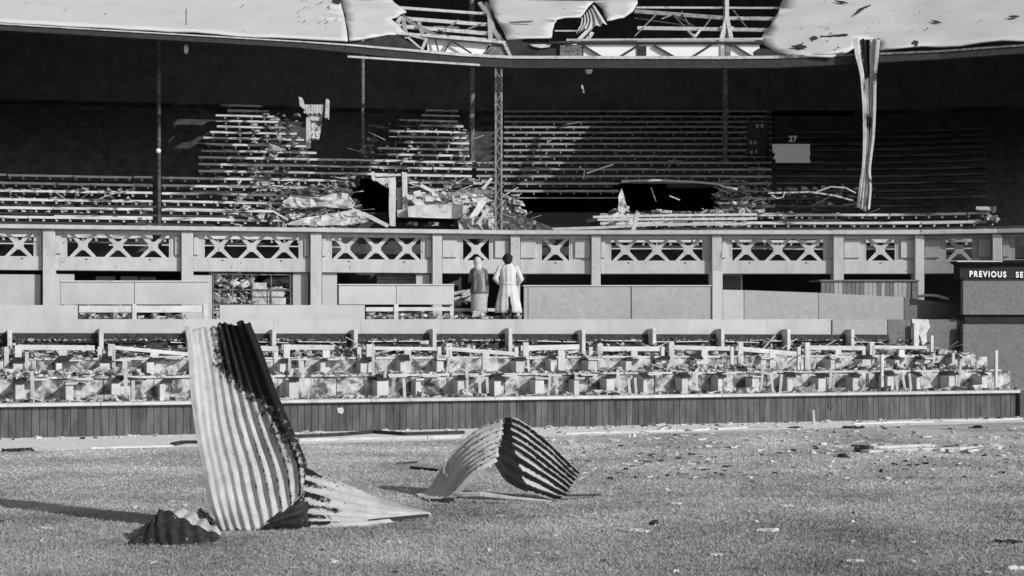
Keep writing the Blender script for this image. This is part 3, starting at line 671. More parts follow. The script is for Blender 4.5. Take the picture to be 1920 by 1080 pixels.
upoly_slab([(744, 352), (753, 352), (753, 393), (744, 393)], 1.95, .05, 'pale', 'inner_panel', t)
t = thing('collapsed_slab', U(830, 1.5, 4.6), 'collapsed pale plaster slab spanning the pit beside the entrance partition', 'slab')
upoly_slab([(764, 388), (792, 384), (850, 382), (880, 386), (872, 398), (858, 410), (820, 409), (766, 407)], 1.4, .25, 'plaster', 'slab_front', t, rough=.05)
upoly_slab([(764, 372), (800, 368), (850, 372), (905, 366), (924, 376), (884, 388), (850, 383), (792, 385), (764, 389)], 1.6, .3, 'plaster', 'slab_top', t, tilt=3, rough=.06)
m = MB(); chunks(m, 90, lambda: UP(R(768, 900), R(364, 388), 1.9+R(-.2, .3)), .05, .3); tag(m.build('broken_edge', 'plaster', t), kind='stuff')
for (pts, th, mt, lb) in [([(788, 347), (858, 382)], .09, 'white', 'slanting pale rafter fallen above the collapsed slab'),
    ([(788, 345), (800, 365), (812, 384)], .06, 'char', 'dark bent batten hanging over the collapsed slab'),
    ([(905, 355), (922, 334)], .08, 'white', 'short pale stick pointing up beside the lattice pillar'),
    ([(862, 358), (925, 361)], .12, 'iron', 'horizontal broken beam behind the lattice pillar'),
    ([(872, 430), (906, 378)], .16, 'plaster', 'thick leaning timber left of the lattice pillar foot'),
    ([(888, 432), (915, 392)], .09, 'white', 'thin leaning timber close to the lattice pillar foot'),
    ([(512, 396), (540, 412)], .05, 'white', 'thin stick lying across the white heap'),
    ([(680, 400), (728, 424)], .10, 'white', 'pale lath sliding down to the partition foot'),
    ([(660, 392), (700, 408), (724, 422)], .07, 'plaster', 'bent pale lath beside the dark pit'),
    ([(1187, 433), (1196, 399)], .11, 'white', 'pale plank stump standing up from the balcony rail'),
    ([(1100, 325), (1150, 308)], .05, 'white', 'thin white rod sticking out over the dim benches'),
    ([(1086, 312), (1096, 320), (1094, 336)], .035, 'white', 'bent wire hook standing among the dim benches'),
    ([(1221, 352), (1230, 378)], .03, 'iron', 'thin bent wire over the dark pit'),
    ([(1255, 367), (1275, 375)], .03, 'steel', 'short curved wire in the dark pit'),
    ([(1165, 340), (1230, 338), (1300, 341), (1345, 345), (1362, 351), (1383, 355)], .06, 'white', 'long pale edge strip along the top of the dark pit'),
    ([(1530, 360), (1558, 350), (1585, 352), (1605, 362)], .035, 'steel', 'curving bent wire left of the hanging strip'),
    ([(1440, 362), (1520, 360), (1562, 366), (1600, 376)], .045, 'rubble', 'twisted broken lath trailing towards the hanging strip'),
    ([(1447, 365), (1456, 372), (1468, 370), (1472, 360)], .03, 'steel', 'looped wire among the dark right benches'),
    ([(1112, 407), (1240, 404), (1420, 402)], .06, 'white', 'long white rail lying over the collapsed right rows'),
    ([(1120, 412), (1250, 411), (1420, 410)], .06, 'white', 'long white rail parallel below the topmost lying rail'),
    ([(1020, 430), (1120, 427), (1230, 421), (1400, 420)], .07, 'white', 'long bowed pale plank lying right behind the coping'),
    ([(1830, 390), (1856, 391)], .08, 'white', 'short white board end at the right end of the benches')]:
    m = MB(); 
    for (x0, y0), (x1, y1) in zip(pts, pts[1:]): m.beam(UP(x0, y0, 1.15 if y0 > 385 else 1.9 if y0 > 345 else 5.5), UP(x1, y1, 1.15 if y1 > 385 and y0 > 385 else 1.9 if y0 > 345 else 5.5), th, th*.6, up=(0, 1, 0))
    tag(m.build('fallen_timber' if mt != 'steel' else 'bent_wire', mt), lb, 'timber' if mt != 'steel' else 'wire')
def crumple(name, outline, off, mt, lb, cat, amp=.1, tilt=2.0, seed=0, th=.03):
    # a crumpled sheet: triangulated outline, raised and folded
    pts = [Vector(p) for p in outline]; xs = [p[0] for p in outline]; ys = [p[1] for p in outline]
    inner = []
    n = 14
    for i in range(n):
        for j in range(8):
            x = min(xs)+(max(xs)-min(xs))*(i+.5)/n+R(-2, 2); y = min(ys)+(max(ys)-min(ys))*(j+.5)/8+R(-1, 1)
            if inpoly(x, y, outline): inner.append(Vector((x, y)))
    N0 = len(pts); V, E, F, *_ = delaunay_2d_cdt(pts+inner, [(i, (i+1) % N0) for i in range(N0)], [], 1, 1e-4)
    m = MB(); m.v = [tuple(UP(v.x, v.y, off+tilt*(430-v.y)/100+amp*noise.noise((v.x*.08, v.y*.12, seed))*2)) for v in V]
    for f in F: m.f.append(tuple(f)); m.mi.append(0)
    o = m.build(name, mt); sd = o.modifiers.new('solid', 'SOLIDIFY'); sd.thickness = th; return tag(o, lb, cat)
crumple('plaster_heap', [(540, 422), (565, 412), (600, 406), (640, 399), (668, 396), (690, 402), (700, 412), (680, 418), (660, 421), (640, 424)], .7, 'plaster', 'low white heap of plaster sheet lying along the balcony rail', 'debris', .15, 3)
crumple('plaster_heap', [(530, 378), (545, 368), (600, 372), (635, 360), (652, 363), (665, 380), (660, 392), (620, 388), (570, 389), (533, 388)], 2.0, 'plaster', 'jagged white plaster heap on the benches left of the dark pit', 'debris', .2, 3, 3)
crumple('rubble_mound', [(940, 400), (975, 402), (1030, 424), (1040, 432), (930, 434)], .6, 'rubdark', 'dark sloping mound of debris right of the lattice pillar foot', 'debris', .15, 3, 5)
crumple('rubble_mound', [(858, 415), (875, 395), (905, 380), (930, 392), (930, 434), (862, 434)], .8, 'rubble', 'speckled rubble mound left of the lattice pillar foot', 'debris', .25, 3, 8)
crumple('plaster_heap', [(1160, 368), (1164, 354), (1168, 366), (1172, 378), (1176, 392), (1168, 402), (1158, 395), (1160, 380)], 1.6, 'plaster', 'upright white plaster fragment at the left corner of the dark pit', 'debris', .1, 1, 9)
crumple('plaster_heap', [(1145, 404), (1160, 397), (1180, 404), (1190, 410), (1150, 412)], 1.1, 'plaster', 'low white plaster fragment below the upright fragment', 'debris', .1, 1, 10)
# dark face of the pits
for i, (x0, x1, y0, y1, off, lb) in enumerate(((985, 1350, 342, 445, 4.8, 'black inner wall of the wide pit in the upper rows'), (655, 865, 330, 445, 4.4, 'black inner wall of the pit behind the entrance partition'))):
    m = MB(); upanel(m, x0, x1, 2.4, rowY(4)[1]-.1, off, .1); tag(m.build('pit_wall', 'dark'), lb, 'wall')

# ------------------------------------------------------------------ pillars, lamps, signs inside the stand
def pillar(px, wpx, off, ztop, zbot, lb, mt='iron', lattice=False):
    t = thing('stand_pillar', U(px, off, zbot), lb, 'pillar'); p = U(px, off, 0); w_ = wpx*p.y/FPX
    if lattice:
        for s_ in (-1, 1): m = MB(); m.box(p+Vector((s_*w_*.42, 0, (ztop+zbot)/2)), w_*.26, w_*.8, ztop-zbot); m.build('flange', mt, t)
        m = MB(); z = zbot; s_ = 1
        m.box(p+Vector((0, .03, (ztop+zbot)/2)), w_*.7, .02, ztop-zbot)
        while z < ztop-.2: m.beam(p+Vector((-s_*w_*.36, -.05, z)), p+Vector((s_*w_*.36, -.05, z+.2)), .025, .03, up=(0,1,0)); z += .2; s_ = -s_
        m.build('lacing', mt, t)
    else:
        m = MB(); m.tube([p+Vector((0,0,zbot)), p+Vector((0,0,ztop))], w_/2, 10, cap=True); m.build('shaft', mt, t)
    m = MB(); m.box(p+Vector((0,0,zbot+.04)), w_*1.7, w_*1.7, .08); m.build('base_plate', mt, t)
    return t
pillar(935, 13, .35, 8.85, 4.3, 'tall riveted lattice pillar rising from the balcony wreckage to the eave', 'pillar', True)
pillar(298, 7, 2.2, 9.9, 4.6, 'thin dark pillar among the left benches', 'benchx')
pillar(885, 10, 9.5, 13, 7.2, 'rear pillar with a white insulator in the shadow', 'iron')
pillar(1360, 10, 9.8, 13, 7.4, 'rear pillar standing in the dim benches right of the lattice pillar', 'iron')
pillar(680, 7, 9.8, 12, 7.6, 'faint short rear pillar at the edge of the dark entrance', 'iron')
pillar(1440, 6, 9.8, 12, 7.4, 'faint thin rear pillar left of the white notice', 'irondk')
def blob(px, py, off, rpx, rz, name, lb, cat, mt='lamp'):
    c = UP(px, py, off); s_ = c.y/FPX; m = MB()
    m.tube([c+Vector((0,0,rz*s_*math.cos(math.pi*i/6))) for i in range(7)], [max(.004, rpx*s_*math.sin(math.pi*i/6)) for i in range(7)], 10); return tag(m.build(name, mt, smooth=True), lb, cat)
blob(297, 283, 2.0, 5, 5, 'insulator', 'white knob fixed halfway up the thin left pillar', 'insulator')
blob(885, 217, 9.2, 5, 5, 'insulator', 'white knob fixed on the rear pillar between lit benches', 'insulator')
for (px, py, rz, lb) in ((349, 92, 9, 'slim white lamp hanging under the left eave'), (1104, 133, 6, 'round white lamp hanging under the middle eave')):
    t = thing('hanging_lamp', UP(px, py, .6), lb, 'lamp', 'lamps hanging under the eave'); c = UP(px, py, .6); m = MB(); s_ = c.y/FPX
    r_ = 4.5 if rz > 7 else 7
    m.tube([c+Vector((0,0,rz*s_*math.cos(math.pi*i/6))) for i in range(7)], [max(.004, r_*s_*math.sin(math.pi*i/6)) for i in range(7)], 10); m.build('globe', 'lamp', t, smooth=True)
    m = MB(); m.tube([c+Vector((0,0,rz*s_)), c+Vector((0,0,rz*s_+.9))], .012, 5); m.build('flex', 'irondk', t)
m = MB(); m.beam(UP(1091, 160, 1.5), UP(1095, 174, 1.5), .05, .03, up=(0,1,0)); tag(m.build('hanging_scrap', 'white'), 'small white scrap dangling below the round lamp', 'scrap')
def text_on(par, s_, px, py, off, size, mt='letter'):
    fc = bpy.data.curves.new('lettering', 'FONT'); fc.body = s_; fc.size = size; fc.extrude = .006; fc.offset = size*.03; fc.align_x = 'CENTER'; fc.align_y = 'CENTER'
    fo = bpy.data.objects.new('tmp', fc); S.collection.objects.link(fo); bpy.context.view_layer.update()
    me = bpy.data.meshes.new_from_object(fo.evaluated_get(bpy.context.evaluated_depsgraph_get())); bpy.data.objects.remove(fo)
    o = bpy.data.objects.new('lettering', me); S.collection.objects.link(o); me.materials.clear(); me.materials.append(M[mt])
    base = Vector((0,0,0)); q = par
    while q: base += q.location; q = q.parent
    o.parent = par; o.location = UP(px, py, off)-base; _, i = up(px, off); n = unorm(i); o.rotation_euler = (math.radians(90), 0, math.atan2(-n.x, n.y)); return o
# entrance with hanging canopy and number plate
t = thing('entrance_sign', U(590, 9.6, 7.4), 'pale fluted hood with a number plate 25 above the dark entrance', 'sign')
upoly_slab([(560, 181), (566, 183), (572, 206), (562, 198)], 9.0, .3, 'white', 'side_leaf', t); upoly_slab([(611, 185), (616, 186), (615, 222), (609, 220)], 9.0, .3, 'plaster', 'side_leaf', t)
for i in range(8): upoly_slab([(567+i*5.4, 196), (571.5+i*5.4, 196), (571.5+i*4.2+2, 212+i % 2*3), (568+i*4.2+2, 212)], 9.1, .06, 'plaster', 'flute', t)
upoly_slab([(570, 208), (608, 208), (603, 226), (584, 226)], 9.2, .1, 'plaster', 'hood_base', t)
upoly_slab([(574, 220), (582, 221), (582, 277), (574, 277)], 9.2, .1, 'white', 'post', t)
pl = upoly_slab([(584, 226), (604, 228), (598, 262), (584, 262)], 9.3, .04, 'rubble', 'number_plate', t)
text_on(pl, '25', 591, 254, 9.26, .27, 'letter')
t = thing('white_notice', U(1484, 8.4, 7.2), 'white ragged edged notice sheet below the number 27 plate', 'notice')
upoly_slab([(1448, 270), (1519, 270), (1518, 278), (1519.5, 287), (1518, 296), (1520, 305), (1454, 305), (1455, 299), (1449, 297), (1454, 289), (1449, 285)], 8.3, .03, 'notice', 'sheet', t)
t = thing('number_plate', U(1486, 8.4, 8.2), 'small black plate reading 27 above the white notice', 'sign')
pl = upoly_slab([(1478, 254), (1495, 253), (1495, 268), (1478, 269)], 8.35, .03, 'sign', 'plate', t); text_on(pl, '27', 1486.5, 261, 8.3, .25)
t = thing('seat_notice', U(1415, 9, 7.3), 'dim notice board with small pale squares left of the white notice', 'notice')
upoly_slab([(1400, 228), (1438, 228), (1438, 292), (1400, 292)], 9.0, .04, 'char', 'backboard', t)
for (x, y) in ((1420, 236), (1429, 236), (1408, 267), (1416, 267), (1409, 285), (1418, 284)): upoly_slab([(x-2.5, y-3), (x+2.5, y-3), (x+2.5, y+3), (x-2.5, y+3)], 8.97, .02, 'greylt', 'card', t)

# ------------------------------------------------------------------ roof
def roof_patch(outline, name, lb, th=.05, amp=.05, droop=None, seed=1.0, step=26):
    """outline: (px, py) points seen on the roof slope, or (px, None, d) for points d metres up the slope."""
    P = []
    for q in outline: P.append((q[0], q[2] if q[1] is None else roofd(q[0], q[1])))
    # densify long edges
    Q = []
    for i in range(len(P)):
        a, b = P[i], P[(i+1) % len(P)]; n = max(1, int(math.hypot((b[0]-a[0]), (b[1]-a[1])*60)/step))
        for j in range(n): f_ = j/n; Q.append((a[0]+(b[0]-a[0])*f_+(R(-1.5, 1.5) if n > 1 and j else 0), a[1]+(b[1]-a[1])*f_))
    K = 60.0; pts = [Vector((x, d*K)) for x, d in Q]; poly = [(x, d*K) for x, d in Q]
    xs = [p[0] for p in poly]; ds = [p[1] for p in poly]; inner = []
    y = min(ds)
    while y < max(ds):
        x = min(xs)
        while x < max(xs):
            xx, yy = x+R(-5, 5), y+R(-5, 5)
            if inpoly(xx, yy, poly): inner.append(Vector((xx, yy)))
            x += step
        y += step
    N0 = len(pts); V, E, F, *_ = delaunay_2d_cdt(pts+inner, [(i, (i+1) % N0) for i in range(N0)], [], 1, 1e-5)
    m = MB()
    for v in V:
        d = v.y/K; lift = .06+amp*noise.noise((v.x*.012+seed, d*.8, seed))
        if droop: lift += droop(v.x, d)
        m.v.append(tuple(RF(v.x, d, lift)))
    for f in F: m.f.append(tuple(f)); m.mi.append(0)
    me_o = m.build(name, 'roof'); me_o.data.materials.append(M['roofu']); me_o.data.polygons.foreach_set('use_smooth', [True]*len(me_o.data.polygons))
    up_ = sum(p.normal.z for p in me_o.data.polygons)
    if up_ < 0: me_o.data.flip_normals()
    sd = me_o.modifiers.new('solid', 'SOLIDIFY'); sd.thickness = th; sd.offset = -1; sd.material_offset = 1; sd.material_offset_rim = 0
    return tag(me_o, lb, 'roof', 'remaining parts of the roof')
roof_patch([(-1000, None, -.15), (643, 79.5), (652, 80), (648, 50), (641, 20), (637, 0), (634, None, 9), (636, None, 10.2), (1010, None, 10.2), (1010, None, 17.6), (-1000, None, 17.6)], 'roof_section', 'large pale roof slope covering the left side of the stand', amp=.05, step=40)
roof_patch([(642, 0), (735, 0), (737, 6), (748, 14), (762, 24), (752, 27), (744, 33), (731, 38), (745, 50), (758, 62), (745, 66), (728, 65), (712, 68), (690, 75), (672, 79), (655, 80), (653, 60), (648, 30), (643, 15), (639, None, 9), (740, None, 9.3)], 'roof_section', 'torn pale roof piece with ragged edge beside the left hole', amp=.08, seed=4)
roof_patch([(925, 3), (1195, 0), (1194, 14), (1186, 23), (1170, 30), (1150, 42), (1138, 44), (1130, 20), (1113, 10), (1095, 25), (1088, 33), (1060, 33), (1045, 37), (1039, 45), (1036, 60), (1034, 75), (990, 76), (950, 78), (946, 66), (938, 50), (926, 30), (918, 12), (915, None, 8.6), (912, None, 10.1), (1193, None, 10.1), (1193, None, 9)], 'roof_section', 'pale roof piece hanging between the two holes above the lattice pillar', amp=.12, seed=7)
def droopR(px, d): return 0
roof_patch([(1470, 0), (1462, 14), (1458, 27), (1450, 40), (1443, 52), (1432, 66), (1426, 78), (1440, 88), (1452, 98), (1475, 106), (1510, 107), (1560, 107), (1590, 100), (1605, 88), (1620, 76), (1648, 74), (1650, 97), (1700, 94), (1729, 91), (1800, 86), (1920, 77), (3300, None, -.2), (3300, None, 17.6), (985, None, 17.6), (985, None, 10.1), (1476, None, 10.2), (1472, None, 8)], 'roof_section', 'broad pale roof slope with torn hanging edge on the right side', amp=.09, seed=11, step=34)
# torn slits and dark bruises: separate curled flaps on the roof
def flap(pts, lb, mt='roofu', lift=.12):
    m = MB(); P = [RF(x, roofd(x, y), lift) for x, y in pts]; m.prism(P, (0, 0, .02)); return tag(m.build('roof_tear', mt), lb, 'tear', 'tears in the roof sheeting')
flap([(955, 50), (975, 49), (1000, 48), (996, 50), (972, 51.5), (957, 51.5)], 'thin dark slit in the middle roof piece')
def jag(pts, lb, n=5, amp=1.6):
    Q = []
    for i in range(len(pts)):
        a, b = pts[i], pts[(i+1) % len(pts)]
        for j in range(n): f_ = j/n; Q.append((a[0]+(b[0]-a[0])*f_+R(-amp, amp), a[1]+(b[1]-a[1])*f_+R(-amp, amp)*.6))
    return flap(Q, lb, 'char', .10)
jag([(1540, 76), (1588, 71), (1590, 74), (1560, 77)], 'long dark tear above the hanging roof edge', 6, 1)
jag([(1519, 78), (1528, 75), (1534, 80), (1524, 84)], 'small dark burst beside the long dark tear')
jag([(1485, 95), (1500, 90), (1512, 96), (1500, 99)], 'dark bruise close to the torn lower edge', 6, 2)
jag([(1602, 36), (1610, 24), (1632, 16), (1618, 25)], 'dark serrated tear high on the right roof', 8, 1.4)
jag([(1708, 90), (1714, 84), (1722, 87), (1720, 94)], 'dark speckled hole near the right eave', 5, 2)
jag([(1745, 45), (1756, 47), (1766, 50), (1756, 50)], 'small dark nick on the right roof', 4, 1)
jag([(1890, 38), (1902, 37), (1912, 38), (1900, 41)], 'dark nick at the right picture edge of the roof', 4, 1)
jag([(1565, 8), (1585, 10), (1590, 13), (1575, 12)], 'dark nick near the top of the right roof', 4, 1)
jag([(626, 6), (640, 3), (637, 14), (625, 12)], 'dark blotch beside the left roof seam', 6, 3)
m = MB()
for (x0, x1, y0, y1, n_) in ((1470, 1760, 55, 104, 90), (1450, 1900, 5, 70, 22), (540, 640, 0, 50, 50), (30, 500, 2, 50, 6), (930, 1180, 5, 60, 10)):
    for _ in range(n_):
        x, y = R(x0, x1), R(y0, y1); y = y0+(y1-y0)*random.random()**(.6 if x0 > 1400 else 1.3)
        if y > 70+.0*x and not (1475 < x < 1600): continue
        d = roofd(x, y); s_ = random.random()**3*2.2+.5; P = [RF(x+math.cos(q)*s_*R(.5, 1.5), d+math.sin(q)*s_*.035*R(.5, 1.5), .115) for q in (0, 1.2, 2.5, 3.8, 5)]
        m.poly(P)
tag(m.build('shrapnel_holes', 'char'), 'small dark shrapnel holes peppering the pale roof sheets', 'holes', kind='stuff')
# fascia gutter beam along the eave
t = thing('eave_beam', U(960, FO, 8.7), 'long dark eave beam and gutter running under the whole roof edge', 'beam')
x = -340; segs = []
while x < 2260: segs.append((x, min(x+100, 2260))); x += 100
segs = [(a, b) for a, b in segs]
for a, b in segs:
    def dep(px): 
        return .1 if px < 560 else .1+.14*min(1, (px-560)/300) if px < 1500 else .24-.08*min(1, (px-1500)/200)
    for (n_, o_a, o_b, zt, zbm, mt) in (('gutter', FO-.14, FO+.02, .035, lambda p: dep(p)*.32, 'steel'), ('beam', FO-.10, FO+.12, -.0, lambda p: dep(p)+.05, 'irondk')):
        pa, pb = U(a, o_a, 0), U(b, o_a, 0); za, zb_ = eave(pa.x), eave(pb.x)
        if n_ == 'gutter' and a > 1400: mt = 'iron'
        top = -.002 if n_ == 'gutter' else -dep(a)*.32
        if n_ == 'gutter': P = [pa+Vector((0,0,za-dep(a)*.3)), pb+Vector((0,0,zb_-dep(b)*.3)), pb+Vector((0,0,zb_)), pa+Vector((0,0,za))]
        else: P = [pa+Vector((0,0,za-dep(a)-.06)), pb+Vector((0,0,zb_-dep(b)-.06)), pb+Vector((0,0,zb_-dep(b)*.31)), pa+Vector((0,0,za-dep(a)*.31))]
        MB().prism(P, (0, o_b-o_a, 0)).build(n_, mt, t)
m = MB(); m.beam(UP(652, 106, FO-.2), UP(900, 122, FO-.2), .03, .05); m.build('edge_strip', 'steel', t)
# lattice girder standing on the eave with pale board behind
t = thing('lattice_girder', U(1260, FO+.1, 9.05), 'lattice girder with pale backing board above the middle eave', 'girder')
m = MB(); P = [UP(1094, 108, FO+.26), UP(1424, 108, FO+.26), UP(1424, 84, FO+.26), UP(1094, 84, FO+.26)]; m.prism(P, (0, .03, 0)); m.build('backing_board', 'notice', t)
m = MB(); m.beam(UP(1030, 80, FO+.2), UP(1432, 80, FO+.2), .08, .05); m.build('top_chord', 'irondk', t)
m = MB(); m.beam(UP(1062, 75, FO+.4), UP(1430, 73, FO+.4), .05, .05); m.build('upper_tube', 'steel', t)
for (a, b, c, d) in ((1094, 86, 1130, 108), (1160, 108, 1197, 85), (1226, 85, 1266, 108), (1296, 108, 1334, 84), (1370, 82, 1412, 108)):
    m = MB(); m.beam(UP(a, b, FO+.2), UP(c, d, FO+.2), .05, .05, up=(0,1,0)); m.build('brace', 'irondk', t)
for (x0, x1, y0, y1, mt) in ((1050, 1092, 84, 107, 'iron'), (1195, 1212, 86, 105, 'char'), (1351, 1358, 82, 108, 'steel'), (1360, 1370, 84, 108, 'iron')):
    m = MB(); m.prism([UP(x0, y1, FO+.22), UP(x1, y1, FO+.22), UP(x1, y0, FO+.22), UP(x0, y0, FO+.22)], (0, .1, 0)); m.build('gusset', mt, t)
t = thing('lattice_girder', U(820, FO+.1, 9.1), 'buckled lattice girder with pale panels at the left roof hole', 'girder')
m = MB(); m.prism([UP(802, 96, FO+.35), UP(905, 105, FO+.35), UP(917, 82, FO+.35), UP(800, 70, FO+.35)], (0, .03, 0)); m.build('backing_board', 'notice', t)
for (a, b, c, d, w_, mt) in ((742, 62, 948, 80, .07, 'steel'), (742, 66, 948, 84, .04, 'irondk'), (800, 72, 790, 96, .07, 'steel'), (800, 74, 768, 66, .05, 'steel'), (790, 92, 765, 70, .05, 'steel'), (815, 70, 822, 96, .04, 'irondk'), (846, 76, 832, 98, .04, 'irondk'), (846, 76, 884, 100, .04, 'irondk'), (945, 80, 957, 105, .08, 'steel')):
    m = MB(); m.beam(UP(a, b, FO+.2), UP(c, d, FO+.2), w_, w_, up=(0,1,0)); m.build('brace' if w_ < .07 else 'chord', mt, t)
m = MB(); m.prism([UP(908, 100, FO+.25), UP(950, 104, FO+.25), UP(944, 84, FO+.25), UP(922, 84, FO+.25)], (0, .08, 0)); m.build('gusset', 'iron', t)
t = thing('sagging_sheet', U(1010, FO, 9.0), 'dark folded sheet sagging behind the eave beside the middle roof piece', 'sheet')
m = MB(); m.prism([UP(950, 78, FO+.3), UP(975, 73, FO+.3), (UP(982, 80, FO+.3)), UP(1056, 80, FO+.3), UP(1050, 107, FO+.3), UP(955, 107, FO+.3)], (0, .05, 0)); m.build('dark_face', 'char', t)
m = MB(); m.prism([UP(994, 83, FO+.22), UP(1034, 83, FO+.22), UP(1030, 88, FO+.22), UP(1014, 90, FO+.22), UP(999, 87, FO+.22)], (0, .04, 0)); m.build('pale_lip', 'white', t)
t = thing('curled_sheet', U(1440, FO, 9.0), 'dark curled lip under the torn right roof edge', 'sheet')
m = MB(); m.prism([UP(1413, 106, FO-.05), (UP(1413, 97, FO-.05)), UP(1422, 91, FO-.05), UP(1435, 91, FO-.05), UP(1450, 96, FO-.05), UP(1475, 106, FO-.05)], (0, .08, 0)); m.build('lip', 'char', t)
t = thing('curled_sheet', U(720, FO, 9.2), 'dark bulging sheet under the torn left roof piece', 'sheet')
m = MB(); m.prism([UP(655, 81, FO+.15), UP(690, 76, FO+.15), UP(712, 68, FO+.15), UP(728, 65, FO+.15), UP(745, 66, FO+.15), UP(790, 92, FO+.15), UP(780, 96, FO+.15), UP(655, 83, FO+.15)], (0, .1, 0)); m.build('lip', 'char', t)
# purlins and rafters seen in the holes
def purlin(p0, y0, p1, y1, w_, mt, lb, lift=-.15):
    m = MB(); n = 6; P = [RF(p0+(p1-p0)*i/n, roofd(p0+(p1-p0)*i/n, y0+(y1-y0)*i/n), lift) for i in range(n+1)]
    for a, b in zip(P, P[1:]): m.beam(a, b, w_, w_)
    return tag(m.build('purlin', mt), lb, 'purlin', 'bare purlins in the roof holes')
hl = ['topmost', 'second highest', 'third highest', 'fourth highest', 'fifth highest', 'lowest']
for i, (a, b, c, d, w_) in enumerate(((720, 3, 915, 17, .08), (745, 24, 915, 37, .10), (735, 38, 925, 54, .10), (830, 47, 940, 57, .06), (800, 55, 945, 66, .06))):
    purlin(a, b, c, d, w_, 'steel', f'{hl[i]} pale purlin across the left roof hole')
for i, (a, b, c, d, w_) in enumerate(((1190, 5, 1475, 6, .06), (1190, 12, 1365, 25, .11), (1195, 43, 1460, 47, .10), (1195, 66, 1435, 67, .06), (1040, 48, 1090, 48, .04), (1050, 70, 1433, 70, .07))):
    purlin(a, b, c, d, w_, 'steel', f'{hl[i]} pale purlin across the right roof hole')
purlin(1365, 25, 1462, 26, .10, 'steel', 'short pale purlin right of the upright truss')
def strut(pts, w_, mt, lb, name='truss', lift=-.1, extra=None):
    t = thing(name, RF(pts[0][0], roofd(*pts[0][:2]), lift), lb, 'truss', 'roof truss members in the holes')
    for i, (a, b, c, d) in enumerate(pts if len(pts[0]) == 4 else []):
        m = MB(); m.beam(RF(a, roofd(a, b), lift), RF(c, roofd(c, d), lift), w_, w_, up=(0,1,0)); m.build('member', mt, t)
    return t
def strut4(L, w_, mt, lb):
    a, b = L[0][:2]; t = thing('truss', RF(a, roofd(a, b), -.1), lb, 'truss', 'roof truss members in the holes')
    for (a, b, c, d) in L:
        m = MB(); m.beam(RF(a, roofd(a, b), -.12), RF(c, roofd(c, d), -.12), w_, w_, up=(0,1,0)); m.build('member', mt, t)
strut4([(1362, -5, 1362, 26), (1362, 26, 1350, 76), (1362, 26, 1370, 66), (1350, 46, 1375, 46)], .12, 'steel', 'white upright truss leg in the right roof hole')
strut4([(1232, 18, 1190, 60), (1335, 24, 1320, 44), (1262, 20, 1285, 44), (1278, 14, 1292, 40), (1375, 12, 1400, 44), (1190, 26, 1300, 42), (1300, 40, 1262, 20), (1240, 28, 1262, 20)], .035, 'iron', 'thin tangled bracing wires in the right roof hole')
strut4([(1290, 50, 1302, 62), (1302, 62, 1312, 50), (1296, 58, 1308, 58)], .06, 'steel', 'small crossed bracket in the right roof hole')
strut4([(742, 14, 785, 44), (785, 44, 835, 66), (756, 28, 762, 60), (786, 34, 794, 62), (745, 36, 752, 26)], .10, 'steel', 'pale buckled rafter frame in the left roof hole')
strut4([(835, 48, 860, 30), (845, 62, 822, 48), (870, 50, 905, 36), (812, 42, 860, 44)], .04, 'iron', 'thin broken braces in the left roof hole')
strut4([(912, 0, 926, 50), (926, 50, 948, 80), (918, 24, 920, 72), (900, 0, 915, 20)], .12, 'steel', 'battered rafter along the right edge of the left roof hole')
strut4([(1110, 42, 1072, 80), (1110, 55, 1100, 68)], .09, 'steel', 'slanting pale strut below the ribbed roof scrap')

# ------------------------------------------------------------------ corrugated sheets
def cr(P, t):
    n = len(P)-1; x = t*n; i = min(int(x), n-1); f = x-i
    p0 = P[max(i-1, 0)] if i > 0 else P[0]*2-P[1]; p1 = P[i]; p2 = P[i+1]; p3 = P[i+2] if i+2 <= n else P[n]*2-P[n-1]
    return .5*((2*p1)+(-p0+p2)*f+(2*p0-5*p1+4*p2-p3)*f*f+(-p0+3*p1-3*p2+p3)*f*f*f)
def corr(name, rows, nc, amp, mt, parent=None, across='u', NU=None, NV=None, soot_shade=None, jag=0, linear=False):
    """rows: lists of (px, py, depth). Ridges run along v when across='u', else along u."""
    G = [[Vector(((x-960)/FPX*Y, Y, max(.005, CAMH+(HOR-y)*Y/FPX))) for x, y, Y in r] for r in rows]
    NU = NU or (nc*10 if across == 'u' else 40); NV = NV or (nc*10 if across == 'v' else 40)
    def S_(u, v): return cr([cr(r, u) for r in G], v)
    m = MB(); so = []; seedless = amp*77
    for j in range(NV+1):
        v = j/NV
        for i in range(NU+1):
            u = i/NU; p = S_(u, v); e = .01
            du = S_(min(u+e, 1), v)-S_(max(u-e, 0), v); dv = S_(u, min(v+e, 1))-S_(u, max(v-e, 0)); n = du.cross(dv); n.normalize()
            c = u if across == 'u' else v
            dent = noise.noise((u*5, v*5, amp*99))
            cr_ = abs(noise.noise((u*3+7, v*4, amp*31)))
            edge = max(0, 1-min(v, 1-v)*NV*.7); eu = max(0, 1-min(u, 1-u)*NU*.7)
            p = p+n*(amp*math.cos(2*math.pi*nc*c)*(1+.45*dent)+.014*dent-.03*max(0, .12-cr_))
            tear = noise.noise((u*14 if across == 'u' else v*14, seedless, (v > .5)*5)); dvn = dv.normalized(); dun = du.normalized()
            if across == 'u': p = p+dvn*edge*.05*tear*(1 if v > .5 else -1)
            else: p = p+dun*eu*.05*tear*(1 if u > .5 else -1)
            p.z = max(p.z, .004)
            m.v.append(tuple(p)); so.append(soot_shade(u, v) if soot_shade else 0)
    for j in range(NV):
        for i in range(NU):
            a = j*(NU+1)+i; m.f.append((a, a+1, a+NU+2, a+NU+1)); m.mi.append(0)
    o = m.build(name, mt, parent, smooth=True)
    at = o.data.attributes.new('soot_shade', 'FLOAT', 'POINT'); at.data.foreach_set('value', so)
    sd = o.modifiers.new('solid', 'SOLIDIFY'); sd.thickness = .004; sd.offset = 0
    return o
